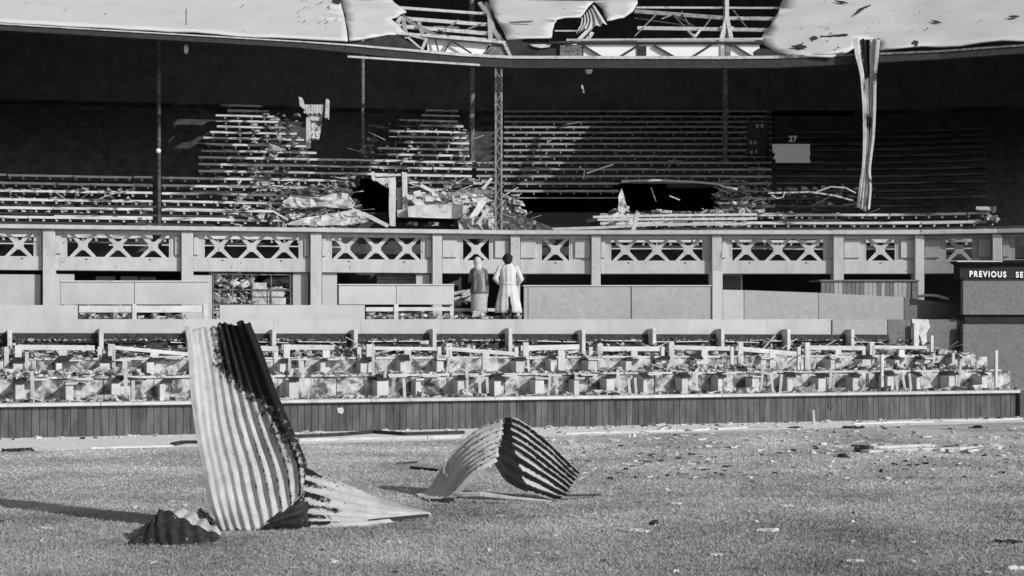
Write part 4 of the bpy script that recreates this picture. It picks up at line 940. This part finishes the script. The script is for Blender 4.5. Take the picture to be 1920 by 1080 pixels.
cs = thing('corrugated_sheet', (-2.6, 14.1, 0), 'tall twisted corrugated iron sheet standing upright on the turf', 'corrugated sheet')
def soot_shade1(u, v):  # soot patch at the top right, plus shade painted along the grooves
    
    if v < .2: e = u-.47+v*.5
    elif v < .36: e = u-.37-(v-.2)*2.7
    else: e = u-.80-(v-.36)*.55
    g = -math.cos(2*math.pi*10*u+.5)  # groove term: painted corrugation shade, stronger to the right
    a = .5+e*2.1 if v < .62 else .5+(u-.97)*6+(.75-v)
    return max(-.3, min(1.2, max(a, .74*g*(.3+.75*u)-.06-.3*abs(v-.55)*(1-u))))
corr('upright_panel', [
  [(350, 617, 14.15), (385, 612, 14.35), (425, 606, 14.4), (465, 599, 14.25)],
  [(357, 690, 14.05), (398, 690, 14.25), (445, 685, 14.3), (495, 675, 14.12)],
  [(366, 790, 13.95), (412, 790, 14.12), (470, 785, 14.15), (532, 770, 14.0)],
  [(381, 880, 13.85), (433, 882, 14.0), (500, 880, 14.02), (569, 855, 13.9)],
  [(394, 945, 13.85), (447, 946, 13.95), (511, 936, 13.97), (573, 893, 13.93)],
  [(412, 996, 13.9), (460, 996, 13.92), (518, 974, 13.93), (569, 921, 14.0)]], 10, .0195, 'zinc', cs, 'u', NV=46, soot_shade=soot_shade1)
corr('curled_foot', [
  [(505, 972, 13.95), (530, 955, 13.98), (556, 938, 14.0), (568, 925, 14.0)],
  [(500, 985, 13.85), (520, 975, 13.85), (560, 962, 13.9), (575, 950, 14.0)],
  [(496, 992, 13.95), (530, 990, 13.95), (560, 990, 14.0), (576, 988, 14.1)]], 3, .006, 'zincs', cs, 'v', NU=20, NV=30)
corr('flat_panel', [
  [(566, 868, 15.6), (640, 903, 15.55), (722, 938, 15.45), (805, 966, 15.1)],
  [(569, 915, 15.0), (640, 935, 15.0), (720, 955, 15.05), (800, 967, 15.05)],
  [(575, 960, 14.5), (645, 968, 14.55), (715, 973, 14.7), (796, 969, 15.0)],
  [(578, 991, 14.1), (640, 990, 14.15), (705, 985, 14.35), (790, 971, 14.95)]], 6, .028, 'zinc', cs, 'v', soot_shade=lambda u, v: -.1+.3*noise.noise((u*6, v*5, 3))+(1.0*math.cos(2*math.pi*6*v+2.4)*max(0, 1-u*1.6)))  # dark strokes at the left paint the shadows between the ribs
corr('torn_corner', [
  [(352, 968, 14.3), (375, 955, 14.2), (395, 965, 14.1)],
  [(365, 985, 14.1), (385, 985, 14.0), (402, 985, 14.0)],
  [(385, 1003, 13.8), (402, 1004, 13.8), (418, 1003, 13.75)]], 3, .02, 'zinc', cs, 'u', NV=14, soot_shade=lambda u, v: .5+.5*noise.noise((u*8, v*8, 1)))
m = MB(); m.beam((( 690-960)/FPX*14.5, 14.5, .02), ((803-960)/FPX*14.7, 14.7, .05), .03, .03); m.build('edge_rod', 'irondk', cs)
cc = thing('crumpled_sheet', (-3.0, 13.1, 0), 'small black crumpled corrugated scrap at the foot of the tall sheet', 'corrugated sheet')
corr('dark_face', [  # shadow side of the scrap, its shade put into the black material
  [(268, 992, 13.3), (290, 968, 13.35), (303, 957, 13.4), (340, 971, 13.4), (375, 990, 13.4), (416, 1005, 13.5)],
  [(250, 1008, 13.15), (280, 995, 13.15), (303, 988, 13.15), (340, 990, 13.15), (375, 1002, 13.2), (414, 1009, 13.4)],
  [(232, 1021, 12.98), (275, 1024, 12.95), (310, 1023, 12.95), (340, 1023, 12.95), (380, 1020, 13.0), (410, 1013, 13.2)]], 7, .012, 'zincs', cc, 'u', NV=16)
corr('bright_back', [
  [(285, 988, 14.0), (320, 955, 14.0), (355, 958, 13.9), (385, 975, 13.8), (414, 995, 13.7)],
  [(275, 990, 13.5), (304, 962, 13.55), (338, 972, 13.55), (375, 989, 13.55), (415, 1003, 13.55)]], 6, .012, 'zinc', cc, 'u', NV=10, soot_shade=lambda u, v: .35)
s2 = thing('bent_sheet', (-.2, 16.7, 0), 'corrugated iron sheet bent into an arch on the turf', 'corrugated sheet')
def soot_shade2(u, v): return max(.12+.3*noise.noise((u*7, v*5, 2)), .5*math.cos(2*math.pi*8*v+2.5)*min(1, u*1.4))  # random soot plus groove shade painted in towards the fold
corr('rear_slope', [
  [(778, 950, 17.0), (800, 920, 17.05), (832, 872, 17.1), (868, 826, 17.15), (906, 796, 17.15), (946, 783, 17.1)],
  [(784, 951, 16.85), (813, 924, 16.85), (845, 886, 16.88), (878, 848, 16.88), (910, 824, 16.88), (941, 810, 16.9)],
  [(796, 952, 16.6), (826, 930, 16.6), (856, 901, 16.6), (883, 871, 16.6), (909, 851, 16.62), (935, 838, 16.65)],
  [(812, 952, 16.35), (842, 936, 16.35), (867, 914, 16.33), (885, 894, 16.33), (906, 876, 16.35), (930, 862, 16.4)]], 8, .02, 'zinc', s2, 'v', soot_shade=soot_shade2)
FR = []
for (ax, ay, aY), (bx, by, bY), bul in (((946, 783, 17.1), (1088, 886, 16.75), 20), ((941, 810, 16.9), (1079, 903, 16.62), 13), ((935, 838, 16.65), (1067, 920, 16.52), 5), ((930, 868, 16.4), (1052, 937, 16.42), -22)):
    FR.append([(ax+(bx-ax)*t_, ay+(by-ay)*t_-bul*math.sin(math.pi*t_**.62), aY+(bY-aY)*t_) for t_ in (0, .12, .3, .5, .75, 1)])
corr('front_slope', FR, 8, .02, 'zinc', s2, 'v', soot_shade=lambda u, v: max(1.0 if u < .17+.42*v*v+.03*noise.noise((v*9, 1, 1)) else -.3, .30+.6*math.cos(2*math.pi*8*v+2.2)+.2*(v-.6)+.1*noise.noise((u*4, v*9, 6))))  # dark fold and stripes are shade painted into the sheet colour
m = MB(); m.beam(((800-960)/FPX*16.4, 16.4, .02), ((850-960)/FPX*16.35, 16.33, .03), .05, .03); m.beam(((1060-960)/FPX*16.6, 16.6, .05), ((1125-960)/FPX*16.9, 16.9, .03), .03, .02); m.build('torn_edge', 'irondk', s2)
m = MB(); m.tube([((x-960)/FPX*Y, Y, CAMH+(HOR-y)*Y/FPX) for x, y, Y in ((850, 925, 16.3), (870, 928, 16.25), (900, 927, 16.2), (960, 934, 16.2), (1035, 940, 16.2))], [.02, .03, .03, .02, .01], 6); m.build('lower_lip', 'zinc', s2)
for i, (pts, lb) in enumerate([([(835, 862+8, 16.9), (832, 880, 16.7), (838, 892, 16.6)], ''), ([(804, 937, 16.3), (810, 950, 16.2), (813, 959, 16.1)], ''), ([(828, 872, 16.9), (832, 888, 16.6)], '')]):
    m = MB(); m.tube([((x-960)/FPX*Y, Y, CAMH+(HOR-y)*Y/FPX) for x, y, Y in pts], .008, 5); m.build('torn_wire', 'steel', s2)
# hanging strip
hs = thing('hanging_strip', U(1625, FO-.4, 5), 'long twisted corrugated strip hanging from the torn roof edge', 'corrugated sheet')
yo = 39.2
corr('strip', [[(1601, 74, yo), (1618, 74, yo+.15), (1634, 74, yo+.1), (1649, 75, yo-.05)], [(1607, 108, yo-.05), (1620, 108, yo+.15), (1634, 108, yo+.1), (1646, 108, yo-.05)],
  [(1615, 145, yo), (1624, 145, yo+.15), (1634, 145, yo+.12), (1642, 145, yo)], [(1619, 200, yo), (1626, 200, yo+.12), (1634, 200, yo+.1), (1641, 200, yo)],
  [(1620, 260, yo), (1626, 260, yo+.1), (1633, 260, yo+.08), (1638, 260, yo)], [(1617, 315, yo), (1622, 315, yo+.08), (1627, 315, yo+.06), (1631, 315, yo)],
  [(1612, 350, yo), (1618, 352, yo+.06), (1627, 352, yo+.06), (1634, 350, yo)], [(1607, 388, yo), (1614, 392, yo+.03), (1622, 397, yo+.03), (1631, 394, yo)]], 4, .03, 'zinc', hs, 'u', NU=40, NV=60,
  soot_shade=lambda u, v: .22+.8*noise.noise((u*3, v*9, 9))+(.75 if (.15 < u < .6 and v < .3) else 0))
fl = thing('ribbed_roof_scrap', U(1108, .3, 9.6), 'small ribbed corrugated scrap standing up at the middle roof edge', 'corrugated sheet')
yo = 41.0
corr('scrap', [[(1090, 35, yo), (1102, 22, yo), (1114, 9, yo)], [(1086, 50, yo-.1), (1106, 40, yo-.1), (1124, 24, yo-.1)], [(1080, 62, yo-.3), (1100, 54, yo-.3), (1138, 44, yo-.3)]], 6, .04, 'zinc', fl, 'u', NU=50, NV=14)

# ------------------------------------------------------------------ litter on the turf
def G(px, py, z=0): 
    Y = FPX*CAMH/(py-HOR); return Vector(((px-960)/FPX*Y, Y, z))
def slabstone(px, py, wpx, mt, name, lb, cat, hpx=4, grp=None):
    c = G(px, py); s_ = c.y/FPX; m = MB(); n = 13; P = []
    w_ = wpx*s_/2; dp = w_*.8
    for i in range(n):
        a = 2*math.pi*i/n; r = R(.45, 1.1); P.append(c+Vector((math.cos(a)*w_*r, math.sin(a)*dp*r, .006)))
    k = len(m.v); hz = hpx*s_
    m.v += [tuple(p) for p in P]+[tuple(c+(p-c)*R(.5, .95)+Vector((0, 0, hz*R(.4, 1.1)))) for p in P]+[tuple(c+Vector((0, 0, hz)))]
    for i in range(n):
        j = (i+1) % n; m.f += [(k+i, k+j, k+n+j, k+n+i), (k+n+i, k+n+j, k+2*n)]; m.mi += [0, 0]
    for _ in range(7): q = R(0, 6.28); sz = w_*R(.08, .3); m.box(c+Vector((math.cos(q)*w_*R(.5, 1.2), math.sin(q)*dp*R(.5, 1.2), sz*.3)), sz, sz, sz*.7, Matrix.Rotation(q, 3, 'Z'), jit=.3)
    o = m.build(name, mt); tag(o, lb, cat, grp); return o
for (x, y, wd, mt, hp, lb) in [(1195, 997, 44, 'plaster', 6, 'pale flat chip beside the dark clod in the lower middle'), (1226, 984, 24, 'char', 9, 'black ragged clod next to the pale chip'), (1440, 997, 48, 'plaster', 6, 'pale slab with dark front edge alone on the lower turf'),
    (1602, 1053, 44, 'plaster', 4, 'pale thin slab near the bottom edge right of centre'), (625, 1056, 26, 'plaster', 7, 'pale lump near the bottom edge below the flat corrugated panel'), (1265, 946, 32, 'plaster', 4, 'pale flake above the dark clod'),
    (1905, 1068, 60, 'plaster', 8, 'pale slab cut by the right bottom corner'), (1892, 1018, 60, 'char', 5, 'dark flat splinter near the right edge'), (1478, 950, 30, 'plaster', 3, 'pale thin flake in the middle turf right of the arch'),
    (1340, 1042, 40, 'plaster', 4, 'pale broken flake between the clod and the thin slab'), (1266, 1074, 22, 'plaster', 6, 'small pale lump at the bottom edge below the dark clod'), (1700, 906, 40, 'plaster', 4, 'faint pale flake below the pale planks'),
    (1186, 820, 24, 'plaster', 7, 'pale lump close to the gravel strip right of the arch'), (1526, 852, 16, 'plaster', 8, 'small bright lump left of the black litter'), (1582, 858, 22, 'char', 8, 'jagged dark litter left of the pale planks'),
    (1410, 905, 10, 'char', 4, 'dark crumb in the middle turf'), (1362, 876, 22, 'char', 3, 'dark sliver below the wall on the open turf'), (1318, 882, 16, 'char', 3, 'dark chip left of the dark sliver'), (1652, 886, 8, 'char', 7, 'tiny black upright crumb under the planks'),
    (28, 846, 60, 'char', 5, 'dark flat fragment at the left edge below the wall'), (1835, 803, 30, 'char', 5, 'dark fragment near the wall towards the scoreboard'), (1490, 803, 26, 'char', 4, 'dark fragment on the gravel edge'), (1600, 803, 46, 'char', 4, 'dark ragged strip on the gravel edge below the wall')]:
    slabstone(x, y, wd, mt, 'stone_chip' if mt == 'plaster' else 'burnt_fragment', lb, 'stone' if mt == 'plaster' else 'fragment', hp, 'loose litter on the turf')
# planks and long battens
def gplank(pts, w_, h_, mt, lb, nm='fallen_plank', cat='plank'):
    m = MB(); Q = [G(x, y, h_/2+.004) for x, y in pts]
    for a, b in zip(Q, Q[1:]): m.beam(a, b, w_, h_)
    return tag(m.build(nm, mt), lb, cat)
gplank([(548, 822), (640, 818), (700, 813), (760, 817), (870, 814)], .07, .06, 'char', 'long black bowed batten lying on the gravel behind the arch')
gplank([(560, 828), (700, 824), (800, 823), (862, 821)], .10, .05, 'white', 'long pale plank lying parallel in front of the black batten')
gplank([(325, 836), (345, 832), (372, 832)], .10, .05, 'char', 'dark curved scrap left of the tall sheet')
gplank([(170, 842), (325, 838)], .05, .03, 'white', 'thin pale lath lying left of the tall sheet')
gplank([(770, 879), (822, 884)], .04, .03, 'char', 'dark thin stick pointing at the arch')
gplank([(745, 871), (782, 868)], .03, .02, 'char', 'thin dark twig above the dark stick')
gplank([(1622, 849), (1700, 845), (1790, 843), (1866, 838)], .18, .035, 'plaster', 'long pale plank on the turf near the right')
gplank([(1634, 843), (1690, 840), (1745, 838.5)], .12, .05, 'plaster', 'short pale plank behind the long pale plank')
gplank([(1060, 815), (1130, 812.6), (1198, 811.5)], .035, .03, 'white', 'thin pale edging lath right of the arch, nearest the arch')
gplank([(1206, 810), (1300, 808), (1330, 806)], .04, .025, 'white', 'thin pale edging lath, second one from the arch')
gplank([(1345, 806), (1400, 803), (1436, 803.5)], .03, .03, 'plaster', 'thin dusty edging lath, third one from the arch')
gplank([(1600, 796), (1690, 793), (1750, 792)], .05, .03, 'white', 'thin pale edging lath left of the scoreboard end of the wall')
gplank([(1765, 790), (1850, 789), (1915, 786)], .06, .03, 'white', 'thin pale edging lath at the scoreboard end of the wall')
m = MB(); m.beam(G(1527, 797), G(1527, 797)+Vector((-.02, 0, .3)), .04, .03, up=(0,1,0)); tag(m.build('fallen_plank', 'white'), 'short pale stick standing against the board wall', 'stick')
m = MB(); chunks(m, 14, lambda: G(R(1603, 1632), R(836, 847), 0), .04, .12, .45); tag(m.build('burnt_heap', 'char'), 'small black heap at the left end of the pale planks', 'debris', kind='stuff')
m = MB(); md = MB(); ms = MB()
chunks(m, 90, lambda: G(R(1640, 1880), R(836, 850)), .03, .2, .25)
def gr(y0, y1, x0=-40, x1=1960): return lambda: G(R(x0, x1), R(y0, y1))
chunks(m, 420, gr(795, 900, 900), .015, .09, .4); chunks(m, 300, gr(798, 860, 1080), .02, .13, .3); chunks(m, 110, gr(860, 1080), .01, .05, .4); chunks(m, 330, lambda: LW(R(-12, 12.5), R(-.85, -.08), 0), .015, .09, .5)
chunks(md, 240, gr(795, 900, 1000), .02, .07, .4); chunks(md, 60, gr(860, 1080), .01, .04, .5); chunks(md, 90, lambda: LW(R(-12, 12.5), R(-.9, -.08), 0), .02, .08, .5)
splinters(ms, 90, gr(800, 1075), .04, .2, .012, .1)
tag(m.build('pale_litter', 'plaster'), 'small pale stone crumbs strewn over the turf and gravel', 'litter', kind='stuff'); tag(md.build('dark_litter', 'char'), 'small burnt crumbs strewn over the turf and gravel', 'litter', kind='stuff'); tag(ms.build('splinter_litter', 'rubble'), 'thin splinters strewn over the turf', 'litter', kind='stuff')
# grass blades (short mown turf)
rng = np.random.default_rng(3); NB = 170000
py = rng.uniform(0, 1, NB)**.8*290+815; px = rng.uniform(-60, 1980, NB); Y = FPX*CAMH/(py-HOR)+rng.normal(0, .05, NB); X = (px-960)/FPX*Y
keep = (Y < (Y0+.37*X-3.2+.06*np.maximum(0, X+5))) | (rng.uniform(0, 1, NB) < .06); X, Y = X[keep], Y[keep]; n = len(X); h = rng.uniform(.008, .026, n); wd = rng.uniform(.004, .009, n)*(Y/14); az = rng.uniform(0, math.pi, n); lx = rng.normal(0, .014, n); ly = rng.normal(0, .014, n)
V = np.zeros((n, 3, 3)); V[:, 0] = np.stack([X-np.cos(az)*wd, Y-np.sin(az)*wd, 0*X], 1); V[:, 1] = np.stack([X+np.cos(az)*wd, Y+np.sin(az)*wd, 0*X], 1); V[:, 2] = np.stack([X+lx, Y+ly, h], 1)
me = bpy.data.meshes.new('turf_blades'); me.vertices.add(n*3); me.vertices.foreach_set('co', V.ravel()); me.loops.add(n*3); me.loops.foreach_set('vertex_index', np.arange(n*3)); me.polygons.add(n); me.polygons.foreach_set('loop_start', np.arange(n)*3); me.update(); me.materials.append(M['blade'])
o = bpy.data.objects.new('turf_blades', me); S.collection.objects.link(o); tag(o, 'short dry grass blades covering the court', 'grass', kind='stuff')

# ------------------------------------------------------------------ people
def skin_body(name, J, E, rad, root, mt, parent):
    me = bpy.data.meshes.new(name); base = parent.location
    me.from_pydata([Vector(J[k])-0*base for k in J], [], [])
    keys = list(J); me = bpy.data.meshes.new(name); me.from_pydata([J[k] for k in keys], [(keys.index(a), keys.index(b)) for a, b in E], [])
    o = bpy.data.objects.new(name, me); S.collection.objects.link(o)
    sk = o.modifiers.new('skin', 'SKIN'); sk.use_smooth_shade = True; ss = o.modifiers.new('sub', 'SUBSURF'); ss.levels = 1
    for i, k in enumerate(keys):
        r = rad[k]; me.skin_vertices[0].data[i].radius = r if isinstance(r, tuple) else (r, r)
        me.skin_vertices[0].data[i].use_root = (k == root)
    bpy.context.view_layer.update(); m2 = bpy.data.meshes.new_from_object(o.evaluated_get(bpy.context.evaluated_depsgraph_get())); bpy.data.objects.remove(o)
    m2.materials.clear(); m2.materials.append(M[mt]); ob = bpy.data.objects.new(name, m2); S.collection.objects.link(ob); ob.parent = parent; return ob
def loft(rings, mt, name, parent, n=18, fold=0.0, seed=0, open_slit=None):
    """rings: (cx, cy, z, rx, ry), local to parent."""
    m = MB(); R_ = []
    for i in range(len(rings)-1):
        for s_ in range(3):
            f = s_/3; R_.append(tuple(a+(b-a)*f for a, b in zip(rings[i], rings[i+1])))
    R_.append(rings[-1]); k0 = 0; base = parent.location
    for (cx, cy, z, rx, ry) in R_:
        for j in range(n):
            a = 2*math.pi*j/n; fo_ = 1+fold*math.sin(a*11+seed+z*2)*max(.45, min(1, (1.0-z)*1.4))+.05*noise.noise((a*2, z*6, seed))
            m.v.append(tuple(base+Vector((cx+math.cos(a)*rx*fo_, cy+math.sin(a)*ry*fo_, z))))
    for i in range(len(R_)-1):
        zc = (R_[i][2]+R_[i+1][2])/2
        for j in range(n):
            if open_slit and open_slit(2*math.pi*(j+.5)/n, zc): continue
            a = i*n+j; b = i*n+(j+1) % n; m.f.append((a, b, b+n, a+n)); m.mi.append(0)
    o = m.build(name, mt, parent, smooth=True); sd = o.modifiers.new('solid', 'SOLIDIFY'); sd.thickness = .012; sd.offset = 1; return o
def fingers(J, E, rad, side, hand, d, spread):
    d = Vector(d).normalized(); s_ = Vector(spread).normalized()
    for i, (ln, off) in enumerate(((.07, -.03), (.08, -.01), (.075, .01), (.06, .03))):
        a, b = f'{side}f{i}a', f'{side}f{i}b'; p = Vector(J[hand])+s_*off
        J[a] = tuple(p+d*.05); J[b] = tuple(p+d*(.05+ln)+Vector((0, -.01, -.01))); E += [(hand, a), (a, b)]; rad[a] = .009; rad[b] = .007
    a, b = side+'ta', side+'tb'; p = Vector(J[hand]); J[a] = tuple(p-s_*.045+d*.0); J[b] = tuple(p-s_*.06+d*.05); E += [(hand, a), (a, b)]; rad[a] = .011; rad[b] = .009
# both look away from the camera, towards the stand (+Y)
def person(px, depth, h, lb):
    X = (px-960)/FPX*depth; return thing('person', (X, depth, 1.901), lb, 'person')
# -- person in dark jacket and white headscarf
p1 = person(898, 33.95, 1.63, 'person in white headscarf, dark jacket and pale skirt standing with back turned')
J = {'pel': (0,0,.88), 'sp': (.0,-.01,1.1), 'ch': (-.01,-.01,1.28), 'nk': (-.01,.0,1.41), 'nk2': (-.01,.01,1.47), 'hd': (-.01,.02,1.55), 'ht': (-.01,.02,1.60),
 'sl': (-.14,.01,1.34), 'el': (-.20,.09,1.12), 'wl': (-.16,.24,1.2), 'hl': (-.14,.29,1.23), 'sr': (.13,0,1.34), 'er': (.175,-.02,1.09), 'wr': (.18,.02,.86), 'hr': (.18,.03,.80),
 'tl': (-.085,0,.83), 'kl': (-.075,0,.46), 'al': (-.075,-.02,.09), 'fl': (-.08,.13,.04), 'tr': (.085,0,.83), 'kr': (.075,.01,.46), 'ar': (.07,-.02,.09), 'fr': (.08,.13,.04)}
E = [('pel','sp'),('sp','ch'),('ch','nk'),('nk','nk2'),('nk2','hd'),('hd','ht'),('ch','sl'),('sl','el'),('el','wl'),('wl','hl'),('ch','sr'),('sr','er'),('er','wr'),('wr','hr'),('pel','tl'),('tl','kl'),('kl','al'),('al','fl'),('pel','tr'),('tr','kr'),('kr','ar'),('ar','fr')]
rad = dict(pel=(.14,.10), sp=(.115,.09), ch=(.14,.10), nk=.06, nk2=.05, hd=(.078,.095), ht=(.06,.07), sl=.055, el=.042, wl=.028, hl=.03, sr=.055, er=.042, wr=.028, hr=.03, tl=.085, kl=.055, al=.035, fl=.035, tr=.085, kr=.055, ar=.035, fr=.035)
fingers(J, E, rad, 'L', 'hl', (.2, .7, .4), (1, 0, 0)); fingers(J, E, rad, 'R', 'hr', (0, .1, -1), (0, 1, 0))
skin_body('body', J, E, rad, 'pel', 'stock', p1)
loft([(0,0,.42,.165,.135), (0,0,.62,.165,.135), (0,0,.85,.16,.13), (0,0,1.0,.14,.115)], 'skirt', 'skirt', p1, fold=.05, seed=1)
loft([(0,0,.84,.17,.14), (0,0,.95,.16,.13), (0,-.01,1.08,.132,.11), (-.01,-.01,1.25,.145,.115), (-.01,0,1.34,.15,.10), (-.01,0,1.385,.12,.085), (-.01,0,1.43,.06,.06)], 'coatd', 'jacket', p1, seed=2, fold=.12)
B = Vector(p1.location)
def sleeve(par, pts, rad_, mt):
    m = MB(); P = []; Rr = []
    for i in range(len(pts)-1):
        for s_ in range(4): f = s_/4; P.append(Vector(pts[i]).lerp(Vector(pts[i+1]), f)+par.location); Rr.append(rad_[i]+(rad_[i+1]-rad_[i])*f)
    P.append(Vector(pts[-1])+par.location); Rr.append(rad_[-1]); m.tube(P, Rr, 12); return m.build('sleeve', mt, par, smooth=True)
sleeve(p1, [(-.13,0,1.37), J['sl'], J['el'], J['wl']], [.04, .055, .048, .036], 'coatd'); sleeve(p1, [(.12,0,1.37), J['sr'], J['er'], J['wr']], [.04, .055, .048, .036], 'coatd')
def ell(c, rx, ry, rz, mt, name, par, n=12, zcut=None):
    m = MB(); c = Vector(c)+par.location; k = 10; n = 14; m.tube([c+Vector((0,0,rz*math.cos(math.pi*i/k))) for i in range(k+1)], [(max(.003, rx*math.sin(math.pi*i/k)), max(.003, ry*math.sin(math.pi*i/k))) for i in range(k+1)], n)
    if rx > .05: m.v = [tuple(c+(Vector(q)-c)*(1+.16*noise.noise(Vector(q)*22))) for q in m.v]
    return m.build(name, mt, par, smooth=True)
ell((-.035,.035,1.545), .09, .11, .108, 'scarf', 'headscarf', p1); loft([(-.02,-.06,1.33,.035,.03), (-.02,-.05,1.40,.075,.07), (-.015,-.02,1.47,.07,.085), (-.01,0,1.52,.088,.10)], 'scarf', 'scarf_tail', p1)
for a in (J['fl'], J['fr']): m = MB(); m.tube([Vector(a)+B+Vector((0,-.17,.01)), Vector(a)+B+Vector((0,-.05,-.0)), Vector(a)+B+Vector((0,.07,-.01))], [.035, .042, .028], 8); m.build('shoe', 'shoe', p1, smooth=True)
# small face on the head
def face(par, hx, hy, hz):
    m = MB(); q = Vector((hx, hy+.095, hz))+par.location; m.box(q+Vector((0,.012,-.005)), .022, .035, .045, jit=.1); m.build('nose', 'skin', par)
    for s_ in (-1, 1): ell((hx+s_*.032, hy+.085, hz+.02), .012, .01, .008, 'hair', 'eye', par, 8)
    m = MB(); m.box(q+Vector((0,-.002,-.05)), .045, .012, .01); m.build('mouth', 'hair', par)
face(p1, -.01, .03, 1.55)
# -- person with dark hair in long pale coat, arms akimbo
p2 = person(953, 33.85, 1.70, 'dark haired person in long pale coat standing with hands on hips')
J = {'pel': (0,0,.92), 'sp': (0,-.01,1.14), 'ch': (0,-.01,1.33), 'nk': (0,0,1.46), 'nk2': (-.005,.01,1.52), 'hd': (-.01,.02,1.60), 'ht': (-.01,.02,1.66),
 'sl': (-.17,0,1.40), 'el': (-.285,-.05,1.17), 'wl': (-.18,.06,1.05), 'hl': (-.14,.12,1.02), 'sr': (.17,0,1.40), 'er': (.28,-.04,1.15), 'wr': (.19,.06,1.04), 'hr': (.16,.12,1.0),
 'tl': (-.10,0,.87), 'kl': (-.12,0,.48), 'al': (-.13,-.02,.09), 'fl': (-.15,.12,.04), 'tr': (.10,0,.87), 'kr': (.12,.0,.48), 'ar': (.13,-.02,.09), 'fr': (.15,.12,.04)}
E = [('pel','sp'),('sp','ch'),('ch','nk'),('nk','nk2'),('nk2','hd'),('hd','ht'),('ch','sl'),('sl','el'),('el','wl'),('wl','hl'),('ch','sr'),('sr','er'),('er','wr'),('wr','hr'),('pel','tl'),('tl','kl'),('kl','al'),('al','fl'),('pel','tr'),('tr','kr'),('kr','ar'),('ar','fr')]
rad = dict(rad); rad = {k: v for k, v in rad.items() if k in J}; rad['ht'] = (.065, .075)
fingers(J, E, rad, 'L', 'hl', (.5, .6, -.5), (.3, 0, 1)); fingers(J, E, rad, 'R', 'hr', (-.5, .6, -.5), (.3, 0, 1))
skin_body('body', J, E, rad, 'pel', 'skin', p2)
loft([(0,0,.42,.272,.17), (0,0,.60,.25,.165), (0,0,.85,.205,.15), (0,0,1.05,.155,.12), (0,-.01,1.22,.17,.13), (0,0,1.36,.19,.12), (0,0,1.415,.155,.10), (0,0,1.45,.10,.085), (0,0,1.49,.062,.06)], 'coatl', 'coat', p2, n=64, fold=.10, seed=5,
     open_slit=lambda a, z: z < .80 and abs(a-math.pi*1.5-.12) < .04+.42*(.80-z))
loft([(0,0,1.03,.165,.13), (0,0,1.08,.165,.13)], 'coatl', 'belt', p2, n=24)
sleeve(p2, [(-.13,0,1.42), J['sl'], J['el'], J['wl']], [.045, .066, .06, .045], 'coatl'); sleeve(p2, [(.13,0,1.42), J['sr'], J['er'], J['wr']], [.045, .066, .06, .045], 'coatl')
ell((-.012,-.01,1.61), .11, .12, .112, 'hair', 'hair', p2); ell((-.01,-.05,1.55), .09, .08, .08, 'hair', 'hair_bun', p2); face(p2, -.01, .03, 1.60)
for a in (('al','kl'), ('ar','kr')):
    m = MB(); m.tube([Vector(J[a[0]])+p2.location, Vector(J[a[1]])+p2.location+Vector((0,0,.1))], [.048, .075], 10); m.build('trouser_leg', 'shoe', p2, smooth=True)
B = Vector(p2.location)
for a in (J['fl'], J['fr']): m = MB(); m.tube([Vector(a)+B+Vector((0,-.17,.01)), Vector(a)+B+Vector((0,-.05,-.0)), Vector(a)+B+Vector((0,.07,-.01))], [.035, .042, .028], 8); m.build('shoe', 'shoe', p2, smooth=True)
